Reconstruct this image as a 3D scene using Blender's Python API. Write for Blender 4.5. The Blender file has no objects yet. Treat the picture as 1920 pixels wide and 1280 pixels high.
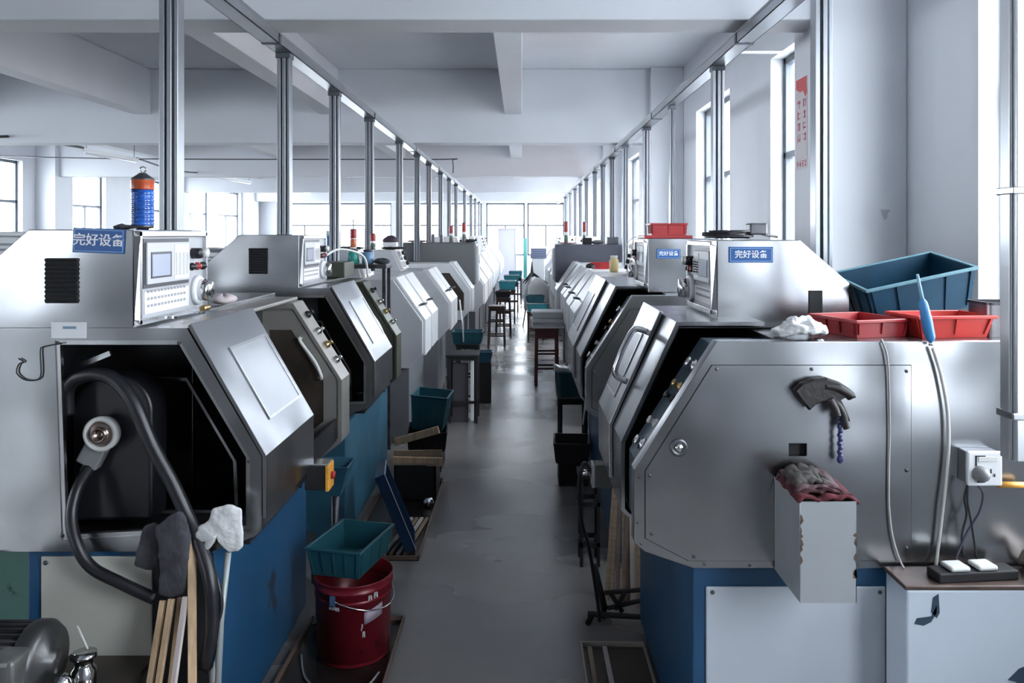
import bpy, math, random
from math import pi, sin, cos, radians as R
from mathutils import Vector, Matrix, Euler
from mathutils.geometry import tessellate_polygon
random.seed(7)
SC = bpy.context.scene
COL = SC.collection

# ------------------------------------------------------------------ materials
def _nodes(name):
    m = bpy.data.materials.new(name); m.use_nodes = True
    nt = m.node_tree
    b = nt.nodes['Principled BSDF']
    return m, nt, b

def mat(name, col, rough=.5, metal=0., var=.0, vscale=4., bump=0., bscale=60., stretch=(1,1,1), stain=None, stain_amt=0., stain_scale=3., spec=.5, rvar=0., trans=0., coat=0., emit=0.):
    m, nt, b = _nodes(name)
    N, L = nt.nodes, nt.links
    b.inputs['Base Color'].default_value = (*col, 1)
    b.inputs['Roughness'].default_value = rough
    b.inputs['Metallic'].default_value = metal
    b.inputs['Specular IOR Level'].default_value = spec
    b.inputs['Transmission Weight'].default_value = trans
    b.inputs['Coat Weight'].default_value = coat
    if emit:
        b.inputs['Emission Color'].default_value = (*col, 1); b.inputs['Emission Strength'].default_value = emit
    tc = N.new('ShaderNodeTexCoord')
    mp = N.new('ShaderNodeMapping'); mp.inputs['Scale'].default_value = stretch
    L.new(tc.outputs['Object'], mp.inputs['Vector'])
    src = None
    if var:
        n = N.new('ShaderNodeTexNoise'); n.inputs['Scale'].default_value = vscale; n.inputs['Detail'].default_value = 4
        L.new(mp.outputs['Vector'], n.inputs['Vector'])
        cr = N.new('ShaderNodeValToRGB')
        cr.color_ramp.elements[0].position = .3; cr.color_ramp.elements[1].position = .7
        cr.color_ramp.elements[0].color = (*[max(0, c*(1-var)) for c in col], 1)
        cr.color_ramp.elements[1].color = (*[min(1, c*(1+var)) for c in col], 1)
        L.new(n.outputs['Fac'], cr.inputs['Fac']); src = cr.outputs['Color']
    if stain is not None:
        n = N.new('ShaderNodeTexNoise'); n.inputs['Scale'].default_value = stain_scale; n.inputs['Detail'].default_value = 6
        n.inputs['Roughness'].default_value = .65
        L.new(tc.outputs['Object'], n.inputs['Vector'])
        rp = N.new('ShaderNodeValToRGB')
        rp.color_ramp.elements[0].position = .62 - stain_amt*.3; rp.color_ramp.elements[1].position = .66 - stain_amt*.2
        L.new(n.outputs['Fac'], rp.inputs['Fac'])
        mx = N.new('ShaderNodeMix'); mx.data_type = 'RGBA'
        L.new(rp.outputs['Color'], mx.inputs['Factor'])
        if src: L.new(src, mx.inputs[6])
        else: mx.inputs[6].default_value = (*col, 1)
        mx.inputs[7].default_value = (*stain, 1)
        src = mx.outputs[2]
    if src: L.new(src, b.inputs['Base Color'])
    if rvar:
        n = N.new('ShaderNodeTexNoise'); n.inputs['Scale'].default_value = vscale*.7; n.inputs['Detail'].default_value = 5
        L.new(mp.outputs['Vector'], n.inputs['Vector'])
        mr = N.new('ShaderNodeMapRange'); mr.inputs['From Min'].default_value = .3; mr.inputs['From Max'].default_value = .7
        mr.inputs['To Min'].default_value = max(.02, rough-rvar); mr.inputs['To Max'].default_value = rough+rvar
        L.new(n.outputs['Fac'], mr.inputs['Value']); L.new(mr.outputs['Result'], b.inputs['Roughness'])
    if bump:
        n = N.new('ShaderNodeTexNoise'); n.inputs['Scale'].default_value = bscale; n.inputs['Detail'].default_value = 3
        L.new(mp.outputs['Vector'], n.inputs['Vector'])
        bp = N.new('ShaderNodeBump'); bp.inputs['Strength'].default_value = bump; bp.inputs['Distance'].default_value = .01
        L.new(n.outputs['Fac'], bp.inputs['Height']); L.new(bp.outputs['Normal'], b.inputs['Normal'])
    return m

def steel_mat(name, col, rough, wav=.25, streak=(.5, .5, 1.2)):
    """brushed sheet steel: cloudy highlights put into the colour, broad soft waviness of thin sheet"""
    m, nt, b = _nodes(name); N, L = nt.nodes, nt.links
    b.inputs['Metallic'].default_value = 1.
    tc = N.new('ShaderNodeTexCoord')
    mp = N.new('ShaderNodeMapping'); mp.inputs['Scale'].default_value = streak
    L.new(tc.outputs['Object'], mp.inputs['Vector'])
    g = N.new('ShaderNodeTexNoise'); g.inputs['Scale'].default_value = 4; g.inputs['Detail'].default_value = 2
    L.new(mp.outputs['Vector'], g.inputs['Vector'])
    cr = N.new('ShaderNodeValToRGB')
    cr.color_ramp.elements[0].position = .1; cr.color_ramp.elements[1].position = .9
    cr.color_ramp.elements[0].color = (*[c*.75 for c in col], 1); cr.color_ramp.elements[1].color = (*[min(1, c*1.06) for c in col], 1)  # slow tone drift paints cloudy highlights into the base colour
    L.new(g.outputs['Fac'], cr.inputs['Fac']); L.new(cr.outputs['Color'], b.inputs['Base Color'])
    mr = N.new('ShaderNodeMapRange'); mr.inputs['To Min'].default_value = rough-.05; mr.inputs['To Max'].default_value = rough+.05
    L.new(g.outputs['Fac'], mr.inputs['Value']); L.new(mr.outputs['Result'], b.inputs['Roughness'])
    w = N.new('ShaderNodeTexNoise'); w.inputs['Scale'].default_value = 2.6; w.inputs['Detail'].default_value = 1
    L.new(tc.outputs['Object'], w.inputs['Vector'])
    b1 = N.new('ShaderNodeBump'); b1.inputs['Strength'].default_value = wav; b1.inputs['Distance'].default_value = .06
    L.new(w.outputs['Fac'], b1.inputs['Height'])
    L.new(b1.outputs['Normal'], b.inputs['Normal'])
    return m

# ------------------------------------------------------------------ mesh builder
class MB:
    def __init__(s): s.v = []; s.f = []; s.sm = []
    def add(s, vs, fs, smooth=False, M=None):
        k = len(s.v)
        for v in vs:
            v = Vector(v)
            if M is not None: v = M @ v
            s.v.append(v)
        for f in fs: s.f.append([k+i for i in f]); s.sm.append(smooth)
        return s
    def box(s, x0, x1, y0, y1, z0, z1, M=None):
        x0, x1 = sorted((x0, x1)); y0, y1 = sorted((y0, y1)); z0, z1 = sorted((z0, z1))
        vs = [(x, y, z) for x in (x0, x1) for y in (y0, y1) for z in (z0, z1)]
        return s.add(vs, [(0,1,3,2),(4,6,7,5),(0,4,5,1),(2,3,7,6),(0,2,6,4),(1,5,7,3)], False, M)
    def plate(s, outer, holes, a, b, mp, M=None):
        """polygon (with holes) in (p,q), thickness a..b; mp(p,q,t)->xyz"""
        loops = [list(outer)] + [list(h) for h in holes]
        tris = tessellate_polygon([[Vector((p, q, 0)) for p, q in l] for l in loops])
        flat = [p for l in loops for p in l]; n = len(flat)
        vs = [mp(p, q, a) for p, q in flat] + [mp(p, q, b) for p, q in flat]
        fs = []
        if len(loops) == 1: fs = [tuple(range(n)), tuple(range(2*n-1, n-1, -1))]
        else:
            for t in tris: fs += [tuple(t), tuple(n+i for i in reversed(t))]
        k = 0
        for l in loops:
            c = len(l)
            for i in range(c):
                j = (i+1) % c
                fs.append((k+i, k+j, n+k+j, n+k+i))
            k += c
        return s.add(vs, fs, False, M)
    def prism(s, poly, a, b, axis='y', sx=1, M=None):
        if axis == 'y': mp = lambda p, q, t: (sx*p, t, q)
        elif axis == 'x': mp = lambda p, q, t: (t, p, q)
        else: mp = lambda p, q, t: (p, q, t)
        return s.plate(poly, [], a, b, mp, M)
    def strip(s, line, th, a, b, sx=1):
        """thin sheet following a polyline in (u,z), thickness th to its left, run a..b along y"""
        P = [Vector(p) for p in line]; off = []
        for i, p in enumerate(P):
            d0 = (P[i]-P[i-1]).normalized() if i else (P[1]-P[0]).normalized()
            d1 = (P[i+1]-P[i]).normalized() if i < len(P)-1 else d0
            n0 = Vector((-d0.y, d0.x)); n1 = Vector((-d1.y, d1.x)); n = (n0+n1).normalized()
            off.append(p + n*th/max(.3, n.dot(n0)))
        s.prism([tuple(p) for p in P]+[tuple(p) for p in reversed(off)], a, b, 'y', sx)
        return s
    def tube(s, pts, r, n=10, smooth=True, M=None):
        P = [Vector(p) for p in pts]; rr = r if isinstance(r, (list, tuple)) else [r]*len(P)
        rings = []; up = None
        for i, p in enumerate(P):
            d = (P[min(i+1, len(P)-1)] - P[max(i-1, 0)]).normalized()
            if up is None: up = Vector((0, 0, 1)) if abs(d.z) < .9 else Vector((1, 0, 0))
            a = d.cross(up).normalized(); up = a.cross(d).normalized()
            rings.append([p + (a*cos(2*pi*k/n) + up*sin(2*pi*k/n))*rr[i] for k in range(n)])
        vs = [v for r_ in rings for v in r_]; m = len(P); fs = []
        for i in range(m-1):
            for k in range(n): fs.append((i*n+k, i*n+(k+1) % n, (i+1)*n+(k+1) % n, (i+1)*n+k))
        s.add(vs, fs, smooth, M)
        s.add(rings[0], [tuple(range(n-1, -1, -1))], False, M); s.add(rings[-1], [tuple(range(n))], False, M)
        return s
    def lathe(s, prof, n=24, M=None, smooth=True):
        vs = []; fs = []
        for r, z in prof: vs += [(r*cos(2*pi*k/n), r*sin(2*pi*k/n), z) for k in range(n)]
        for i in range(len(prof)-1):
            for k in range(n): fs.append((i*n+k, i*n+(k+1) % n, (i+1)*n+(k+1) % n, (i+1)*n+k))
        s.add(vs, fs, smooth, M)
        if prof[0][0] > 1e-5: s.add(vs[:n], [tuple(range(n-1, -1, -1))], False, M)
        if prof[-1][0] > 1e-5: s.add(vs[-n:], [tuple(range(n))], False, M)
        return s
    def ball(s, c, r, M=None, n=12):
        rx, ry, rz = r if isinstance(r, (tuple, list)) else (r, r, r)
        T = Matrix.Translation(c) @ Matrix.Diagonal((rx, ry, rz, 1))
        if M is not None: T = M @ T
        return s.lathe([(max(1e-6, sin(pi*i/8)), -cos(pi*i/8)) for i in range(9)], n, T)
    def grid(s, fn, nu, nv, smooth=True, th=0., M=None):
        """sheet fn(u,v)->xyz with u,v in 0..1; th = thickness along its normal"""
        P = [[Vector(fn(i/nu, j/nv)) for j in range(nv+1)] for i in range(nu+1)]
        vs = [p for r_ in P for p in r_]; w = nv+1
        fs = [(i*w+j, (i+1)*w+j, (i+1)*w+j+1, i*w+j+1) for i in range(nu) for j in range(nv)]
        if th:
            Q = []
            for i in range(nu+1):
                for j in range(nv+1):
                    a = P[min(i+1, nu)][j]-P[max(i-1, 0)][j]; b = P[i][min(j+1, nv)]-P[i][max(j-1, 0)]
                    nn = a.cross(b); nn = nn.normalized() if nn.length > 1e-9 else Vector((0, 0, 1))
                    Q.append(P[i][j]+nn*th)
            k = len(vs); vs += Q
            fs += [tuple(k+q for q in reversed(f)) for f in list(fs)]
            for i in range(nu): fs += [(i*w, (i+1)*w, k+(i+1)*w, k+i*w), (i*w+nv, k+i*w+nv, k+(i+1)*w+nv, (i+1)*w+nv)]
            for j in range(nv): fs += [(j, k+j, k+j+1, j+1), (nu*w+j, nu*w+j+1, k+nu*w+j+1, k+nu*w+j)]
        return s.add(vs, fs, smooth, M)
    def build(s, name, m, parent=None, bevel=0., seg=2, recalc=True, kind=None, sub=0):
        import bmesh
        me = bpy.data.meshes.new(name)
        base = Vector((0, 0, 0))
        if parent is None and kind is None and s.v:
            xs = [v.x for v in s.v]; ys = [v.y for v in s.v]; zs = [v.z for v in s.v]
            base = Vector(((min(xs)+max(xs))/2, (min(ys)+max(ys))/2, min(zs)))
        me.from_pydata([v-base for v in s.v], [], s.f)
        for p, q in zip(me.polygons, s.sm): p.use_smooth = q
        if recalc:
            bm = bmesh.new(); bm.from_mesh(me)
            bmesh.ops.remove_doubles(bm, verts=bm.verts, dist=1e-6)
            bmesh.ops.recalc_face_normals(bm, faces=bm.faces); bm.to_mesh(me); bm.free()
        me.materials.append(m)
        o = bpy.data.objects.new(name, me); COL.objects.link(o); o.location = base
        if parent is not None: o.parent = parent
        if bevel:
            md = o.modifiers.new('Bevel', 'BEVEL'); md.width = bevel; md.segments = seg; md.limit_method = 'ANGLE'; md.angle_limit = R(35)
            md.harden_normals = False
        if sub:
            md = o.modifiers.new('Subsurf', 'SUBSURF'); md.levels = sub; md.render_levels = sub
        if kind: o['kind'] = kind
        return o

def tag(o, label, cat, group=None, kind=None):
    o['label'] = label; o['category'] = cat
    if group: o['group'] = group
    if kind: o['kind'] = kind
    return o
def thing(name, label, cat, group=None, loc=(0, 0, 0), rot=(0, 0, 0)):
    o = bpy.data.objects.new(name, None); COL.objects.link(o); o.empty_display_size = .1
    o.location = loc; o.rotation_euler = rot
    return tag(o, label, cat, group)
def dup(o, loc, rot=None, label=None, group=None, parent=None):
    c = o.copy(); COL.objects.link(c)
    if parent is not None: c.parent = parent
    else:
        c.location = loc
        if rot is not None: c.rotation_euler = rot
        if label: c['label'] = label
        if group: c['group'] = group
    for ch in list(o.children): dup(ch, None, parent=c)
    return c
def rot_to(d, up=(0, 0, 1)):
    return Vector(d).to_track_quat('Z', 'Y').to_matrix().to_4x4()
def T(x, y, z): return Matrix.Translation((x, y, z))
def RX(a): return Matrix.Rotation(a, 4, 'X')
def RY(a): return Matrix.Rotation(a, 4, 'Y')
def RZ(a): return Matrix.Rotation(a, 4, 'Z')
def smooth_path(pts, n=6):
    P = [Vector(p) for p in pts]; out = []
    for i in range(len(P)-1):
        p0, p1, p2, p3 = P[max(i-1, 0)], P[i], P[i+1], P[min(i+2, len(P)-1)]
        for k in range(n):
            t = k/n
            out.append(.5*((2*p1)+(p2-p0)*t+(2*p0-5*p1+4*p2-p3)*t*t+(3*p1-p0-3*p2+p3)*t**3))
    return out + [P[-1]]
def text_mesh(txt, size, M, depth=.0006):
    """letters as a mesh, centred on the origin of M, in its XY plane"""
    cu = bpy.data.curves.new('t', 'FONT'); cu.body = txt; cu.size = size; cu.align_x = 'CENTER'; cu.align_y = 'CENTER'; cu.extrude = depth; cu.offset = size*.012
    cu.resolution_u = 2
    o = bpy.data.objects.new('t', cu); COL.objects.link(o)
    bpy.context.view_layer.update()
    me = bpy.data.meshes.new_from_object(o.evaluated_get(bpy.context.evaluated_depsgraph_get()))
    mb = MB(); mb.add([v.co[:] for v in me.vertices], [tuple(p.vertices) for p in me.polygons], False, M)
    bpy.data.objects.remove(o); bpy.data.curves.remove(cu); bpy.data.meshes.remove(me)
    return mb
TOPS = []   # (x0,x1,y0,y1,z) surfaces that drop posts can stand on
def top_at(x, y, w=.05):
    z = 0.
    for a, b, c, d, h in TOPS:
        if a-w < x < b+w and c-w < y < d+w: z = max(z, h)
    return z

# palette
STEEL = steel_mat('brushed_stainless', (.43, .44, .46), .25, .35)
STEEL_D = steel_mat('dull_stainless', (.46, .475, .5), .36)
STEEL_B = steel_mat('bright_stainless', (.70, .71, .73), .24)
WARM = mat('beige_grey_sheet', (.36, .345, .32), .38, .6, var=.12, vscale=5, rvar=.06)
GREYP = mat('light_grey_paint', (.50, .51, .54), .38, .15, var=.05, rvar=.05)
GREYP2 = mat('white_grey_paint', (.66, .67, .69), .35, .1, var=.05)
DGREY = mat('dark_grey_paint', (.13, .135, .15), .45, var=.08)
OLIVE = mat('dark_olive_sheet', (.075, .078, .06), .4, .3, var=.2)
BROWN = mat('dark_brown_glass', (.045, .036, .03), .25, var=.3, vscale=6)
BLUE = mat('machine_blue_paint', (.014, .068, .155), .42, var=.16, vscale=2.5, stain=(.018, .03, .045), stain_amt=-.08, stain_scale=3)
TEALP = mat('teal_blue_paint', (.035, .115, .18), .4, var=.25, vscale=5)
BLACK = mat('black_rubber', (.012, .012, .016), .38, var=.2)
BLACKM = mat('black_matte', (.008, .008, .010), .7)
INNER = mat('oily_shaded_interior', (.016, .017, .021), .45, .3, var=.5, vscale=8)  # near-black tone puts the shade of the cavities into the colour
NAVY = mat('oily_blue_interior', (.050, .075, .10), .3, .2, var=.4, vscale=9)
PANELW = mat('cream_panel', (.50, .49, .44), .5, var=.06, stain=(.17, .15, .12), stain_amt=.1, stain_scale=3.0)
PANELC = mat('cool_white_panel', (.50, .54, .60), .45, var=.03, stain=(.12, .13, .15), stain_amt=-.28, stain_scale=9)
PEEL = mat('peeling_white_paint', (.55, .61, .69), .45, var=.03, stain=(.05, .09, .16), stain_amt=-.1, stain_scale=4.2)
WHITE = mat('white_plastic', (.75, .76, .78), .35)
CREAMW = mat('off_white_plastic', (.62, .62, .60), .4, var=.05)
CHROME = mat('chrome', (.75, .75, .76), .12, 1.)
DMETAL = mat('dark_metal', (.10, .10, .11), .4, .8, var=.3, vscale=12)
TEAL = mat('teal_plastic', (.014, .080, .105), .42, var=.18, vscale=7)
TEAL2 = mat('bright_teal_plastic', (.03, .22, .27), .45, var=.15)
REDP = mat('red_plastic', (.33, .018, .022), .38, var=.12, vscale=8)
ORANGER = mat('orange_red_plastic', (.52, .035, .028), .38, var=.12, vscale=8)
REDM = mat('red_bucket_paint', (.21, .012, .022), .35, .1, var=.2, vscale=6, stain=(.035, .012, .015), stain_amt=.08, stain_scale=7)
WOOD = mat('pine_wood', (.52, .36, .22), .6, var=.22, vscale=5, stretch=(12, 12, 1))
WOODG = mat('weathered_wood', (.27, .19, .13), .65, var=.3, vscale=5, stretch=(3, 1, 12))
DWOOD = mat('dark_brown_wood', (.045, .024, .022), .4, var=.3, vscale=6, stretch=(8, 8, 1))
RWOOD = mat('red_brown_wood', (.085, .022, .024), .35, var=.25, vscale=6, stretch=(8, 8, 1))
CLOTHD = mat('charcoal_cloth', (.045, .045, .055), .9, var=.3, vscale=14, bump=.15, bscale=200)
CLOTHW = mat('off_white_cloth', (.62, .62, .63), .85, var=.1, vscale=10, bump=.12, bscale=220)
LEATHER = mat('dark_leather', (.013, .010, .011), .5, var=.3, vscale=10, bump=.2, bscale=50)
SIGNB = mat('sign_blue', (.012, .09, .30), .35)
SIGNW = mat('sign_white', (.8, .82, .85), .4)
YEL = mat('yellow_orange_paint', (.72, .34, .05), .45, var=.2, vscale=20)
ALU = mat('anodised_aluminium', (.34, .36, .39), .30, .9, var=.06)
ALUD = mat('aluminium_groove', (.10, .11, .13), .5, .6)
BRASS = mat('brass', (.55, .38, .18), .3, 1.)
PAPER = mat('grey_white_boards', (.55, .56, .57), .6, var=.08)
FRAMEG = mat('window_frame_grey', (.10, .115, .14), .4, .3)
GREENP = mat('pale_green_paint', (.14, .30, .25), .5, var=.12, stain=(.03, .05, .05), stain_amt=0)
BLUEPL = mat('blue_plastic', (.05, .22, .50), .35)
# ------------------------------------------------------------------ camera
H = 1.65
cd = bpy.data.cameras.new('camera'); cam = bpy.data.objects.new('camera', cd); COL.objects.link(cam)
cam.location = (0, 0, H); cam.rotation_euler = (R(90), 0, 0)
cd.sensor_width = 36; cd.sensor_fit = 'HORIZONTAL'; cd.lens = 1500/1920*36
cd.shift_x = -(978-960)/1920; cd.shift_y = -(640-440)/1920
cd.clip_start = .05; cd.clip_end = 300
SC.camera = cam

# ------------------------------------------------------------------ room
XR, XL, YB, YN, ZC = 1.93, -9.2, 27., -6.5, 3.65
ZB = 2.757
def wall_mat(name, col, var=.04):
    return mat(name, col, .6, var=var, vscale=1.2, bump=.04, bscale=30)
WALL = wall_mat('painted_wall', (.66, .68, .72))
CEIL = wall_mat('painted_ceiling', (.62, .64, .68))

# floor: worn grey-brown sealed concrete
def floor_material():
    m, nt, b = _nodes('sealed_concrete'); N, L = nt.nodes, nt.links
    tc = N.new('ShaderNodeTexCoord')
    n1 = N.new('ShaderNodeTexNoise'); n1.inputs['Scale'].default_value = 1.1; n1.inputs['Detail'].default_value = 4; n1.inputs['Roughness'].default_value = .5
    L.new(tc.outputs['Object'], n1.inputs['Vector'])
    cr = N.new('ShaderNodeValToRGB'); e = cr.color_ramp.elements
    e[0].position = .12; e[0].color = (.13, .122, .118, 1); e[1].position = .88; e[1].color = (.26, .245, .238, 1)
    L.new(n1.outputs['Fac'], cr.inputs['Fac'])
    mp = N.new('ShaderNodeMapping'); mp.inputs['Scale'].default_value = (.7, 1.3, 1)
    L.new(tc.outputs['Object'], mp.inputs['Vector'])
    n2 = N.new('ShaderNodeTexNoise'); n2.inputs['Scale'].default_value = 1.3; n2.inputs['Detail'].default_value = 3
    L.new(mp.outputs['Vector'], n2.inputs['Vector'])
    mr = N.new('ShaderNodeMapRange'); mr.inputs['From Min'].default_value = .1; mr.inputs['From Max'].default_value = .9
    mr.inputs['To Min'].default_value = .08; mr.inputs['To Max'].default_value = .44
    L.new(n2.outputs['Fac'], mr.inputs['Value']); L.new(mr.outputs['Result'], b.inputs['Roughness'])
    L.new(cr.outputs['Color'], b.inputs['Base Color'])
    bp = N.new('ShaderNodeBump'); bp.inputs['Strength'].default_value = .015; bp.inputs['Distance'].default_value = .01
    L.new(n2.outputs['Fac'], bp.inputs['Height']); L.new(bp.outputs['Normal'], b.inputs['Normal'])
    b.inputs['Specular IOR Level'].default_value = .7
    return m
MB().box(XL-.3, XR+.3, YN-.3, YB+.3, -.2, 0).build('floor', floor_material(), kind='structure')
MB().box(XL-.3, XR+.3, YN-.3, YB+.3, ZC, ZC+.2).build('ceiling', CEIL, kind='structure')

def rect(a, b, c, d): return [(a, c), (b, c), (b, d), (a, d)]
WZ0, WZ1 = .95, 3.01
right_w = [(-.6, .9), (1.75, 3.38), (4.78, 6.2), (7.42, 8.85), (10.5, 11.95), (13.15, 14.6), (15.9, 17.9), (18.4, 20.5), (21.4, 23.5), (23.9, 26.2)]
left_w = [(0., 1.6), (4.5, 6.), (8., 9.5), (11., 12.2), (13.3, 14.75), (16.4, 17.7), (19.3, 20.6), (21.4, 23.6), (24.2, 26.2)]  # the near ones, out of view, are added to let in light
back_w = [(-8.3, -6.4), (-6.2, -4.4), (-4.2, -2.7), (-2.5, -1.35), (-1.2, .1), (.2, 1.45)]
near_w = [(-8.5, -6.9)]  # unseen window, put in for its light on the near steel
MB().plate(rect(YN, YB, 0, ZC), [rect(a, b, WZ0, WZ1) for a, b in right_w], XR, XR+.24, lambda p, q, t: (t, p, q)).build('wall_right', WALL, kind='structure')
MB().plate(rect(YN, YB, 0, ZC), [rect(a, b, WZ0, WZ1) for a, b in left_w], XL-.24, XL, lambda p, q, t: (t, p, q)).build('wall_left', WALL, kind='structure')
MB().plate(rect(XL, XR, 0, ZC), [rect(a, b, WZ0, 2.72) for a, b in back_w], YB, YB+.24, lambda p, q, t: (p, t, q)).build('wall_back', WALL, kind='structure')
MB().plate(rect(XL, XR, 0, ZC), [rect(a, b, WZ0, WZ1) for a, b in near_w], YN-.24, YN, lambda p, q, t: (p, t, q)).build('wall_front', wall_mat('dark_reflect_wall', (.24, .25, .28)), kind='structure')  # unseen wall, dark tone added to dim the reflections in the steel

GLASS, gnt, gb = _nodes('window_glass')
gb.inputs['Roughness'].default_value = .02; gb.inputs['Base Color'].default_value = (.9, .95, 1, 1)
_t = gnt.nodes.new('ShaderNodeBsdfTransparent'); _t.inputs['Color'].default_value = (.95, .98, 1, 1)
_x = gnt.nodes.new('ShaderNodeMixShader'); _x.inputs['Fac'].default_value = .05
gnt.links.new(_t.outputs[0], _x.inputs[1]); gnt.links.new(gb.outputs[0], _x.inputs[2])
gnt.links.new(_x.outputs[0], gnt.nodes['Material Output'].inputs['Surface'])
wn = [0]
def window(kind, pos, a, b, z0, z1):
    """kind 'x': in a wall of constant x; 'y': of constant y. Frame with transom at 2.27, pane set inside."""
    wn[0] += 1
    fr = MB(); t = .05; zt = z1-.75
    mid = (a+b)/2
    def bx(p0, p1, q0, q1, e=0):
        if kind == 'x': fr.box(pos-.03+e, pos+.03-e, p0, p1, q0, q1)
        else: fr.box(p0, p1, pos-.03+e, pos+.03-e, q0, q1)
    bx(a, a+t, z0, z1); bx(b-t, b, z0, z1); bx(a, b, z0, z0+t); bx(a, b, z1-t, z1)
    bx(a, b, zt-t/2, zt+t/2); bx(mid-t/2, mid+t/2, z0, zt)
    o = fr.build('window_%d' % wn[0], FRAMEG, kind='structure', bevel=.004)
    pn = MB()
    if kind == 'x': pn.box(pos-.004, pos+.004, a+t, b-t, z0+t, z1-t)
    else: pn.box(a+t, b-t, pos-.004, pos+.004, z0+t, z1-t)
    pn.build('pane', GLASS, o)
    # daylight enters here: a light portal, guides sampling only
    ld = bpy.data.lights.new('portal', 'AREA'); ld.shape = 'RECTANGLE'
    ld.size = b-a; ld.size_y = z1-z0; ld.cycles.is_portal = True
    lo = bpy.data.objects.new('portal', ld); COL.objects.link(lo)
    s = 1 if (kind == 'x' and pos > 0) or (kind == 'y' and pos > 5) else -1
    if kind == 'x':
        lo.location = (pos+s*.16, mid, (z0+z1)/2); lo.rotation_euler = (R(90), 0, R(90) if s > 0 else R(-90))
    else:
        lo.location = (mid, pos+s*.16, (z0+z1)/2); lo.rotation_euler = (R(90), 0, R(180) if s > 0 else 0)
    # aim -Z of the light into the room
    tgt = Vector((-s, 0, 0)) if kind == 'x' else Vector((0, -s, 0))
    lo.rotation_euler = tgt.to_track_quat('-Z', 'Y').to_euler()
for a, b in right_w: window('x', XR+.13, a, b, WZ0, WZ1)
for a, b in left_w: window('x', XL-.13, a, b, WZ0, WZ1)
for a, b in back_w: window('y', YB+.13, a, b, WZ0, 2.72)
for a, b in near_w: window('y', YN-.13, a, b, WZ0, WZ1)

# beams, pillars
tn = [0]
def struct(mb, m=None, bevel=.006):
    tn[0] += 1
    return mb.build('trim_%d' % tn[0], m or WALL, kind='structure', bevel=bevel)
beamsY = [-1.45, 4.12, 9.65, 15.25, 20.85, 26.45]
for y in beamsY:
    struct(MB().box(XL, XR, y, y+.27, ZB, ZC-.001), CEIL)
    pill = MB().box(1.54, XR-.001, y-.12, y+.40, 0, ZC-.002)
    struct(pill)
    struct(MB().box(XL+.001, XL+.38, y-.12, y+.40, 0, ZC-.002))
ys = [YN] + beamsY + [YB]
for x in (-.1, -2.32, -4.58, -6.85):
    for i in range(len(ys)-1):
        a = ys[i]+(.27 if i else 0); b = ys[i+1]
        if b-a > .6: struct(MB().box(x-.105, x+.105, a, b, 3.10, ZC-.001), CEIL)

# neighbouring building seen low through the near right window
nb = thing('neighbour_building', 'orange rendered building outside, seen low through the near right window', 'building', loc=(6.6, 10, 0))
MB().box(-.6, 2, -2.2, 1.8, 0, 3.5).build('wall', mat('orange_render', (.62, .30, .17), .8, var=.1), nb)
MB().box(-.7, 2.1, -2.3, 1.9, 3.5, 3.62).build('roof', DGREY, nb)
MB().box(-20, 25, -12, 45, -.35, -.25).build('ground', mat('outside_ground', (.5, .5, .49), .9, var=.1), kind='structure')

# ------------------------------------------------------------------ light: overcast daylight
w = bpy.data.worlds.new('sky'); SC.world = w; w.use_nodes = True
bg = w.node_tree.nodes['Background']; bg.inputs['Color'].default_value = (.94, .965, 1., 1); bg.inputs['Strength'].default_value = 14.
SC.view_settings.view_transform = 'Standard'; SC.view_settings.look = 'None'; SC.view_settings.gamma = 1; SC.view_settings.use_curve_mapping = False
SC.view_settings.exposure = 0.5
SC.cycles.use_denoising = True
try: SC.cycles.denoiser = 'OPENIMAGEDENOISE'
except Exception: pass
SC.cycles.max_bounces = 12; SC.cycles.diffuse_bounces = 6; SC.cycles.glossy_bounces = 5; SC.cycles.transmission_bounces = 6
SC.cycles.sample_clamp_indirect = 6; SC.cycles.caustics_reflective = False; SC.cycles.caustics_refractive = False
# ------------------------------------------------------------------ lathes
TXT = '完好设备'
def sign(parent, s, uc, z, w, h, y, tilt=0., name='sign_plate', squeeze=1.):
    """blue plate with white characters, facing the camera end (-y)"""
    x = s*uc
    Mx = T(x, y, z) @ RY(tilt)
    p = MB().box(-w/2, w/2, -.003, 0, -h/2, h/2, Mx).build(name, SIGNB, parent, bevel=.001)
    fr = MB(); t = .0035
    for a, b, c, d in ((-w/2+.004, w/2-.004, h/2-.004-t/2, h/2-.004), (-w/2+.004, w/2-.004, -h/2+.004, -h/2+.004+t/2), (-w/2+.004, -w/2+.004+t/2, -h/2+.004, h/2-.004), (w/2-.004-t/2, w/2-.004, -h/2+.004, h/2-.004)):
        fr.box(a, b, -.0036, -.003, c, d, Mx)
    fr.build('border_line', mat('sign_border', (.25, .45, .7), .4), p)
    text_mesh(TXT, h*.52 * min(1., (w/h)/2.05), Mx @ T(0, -.0036, 0) @ Matrix.Diagonal((squeeze, 1, 1, 1)) @ RX(pi/2)).build('lettering', SIGNW, p)
    return p

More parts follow.
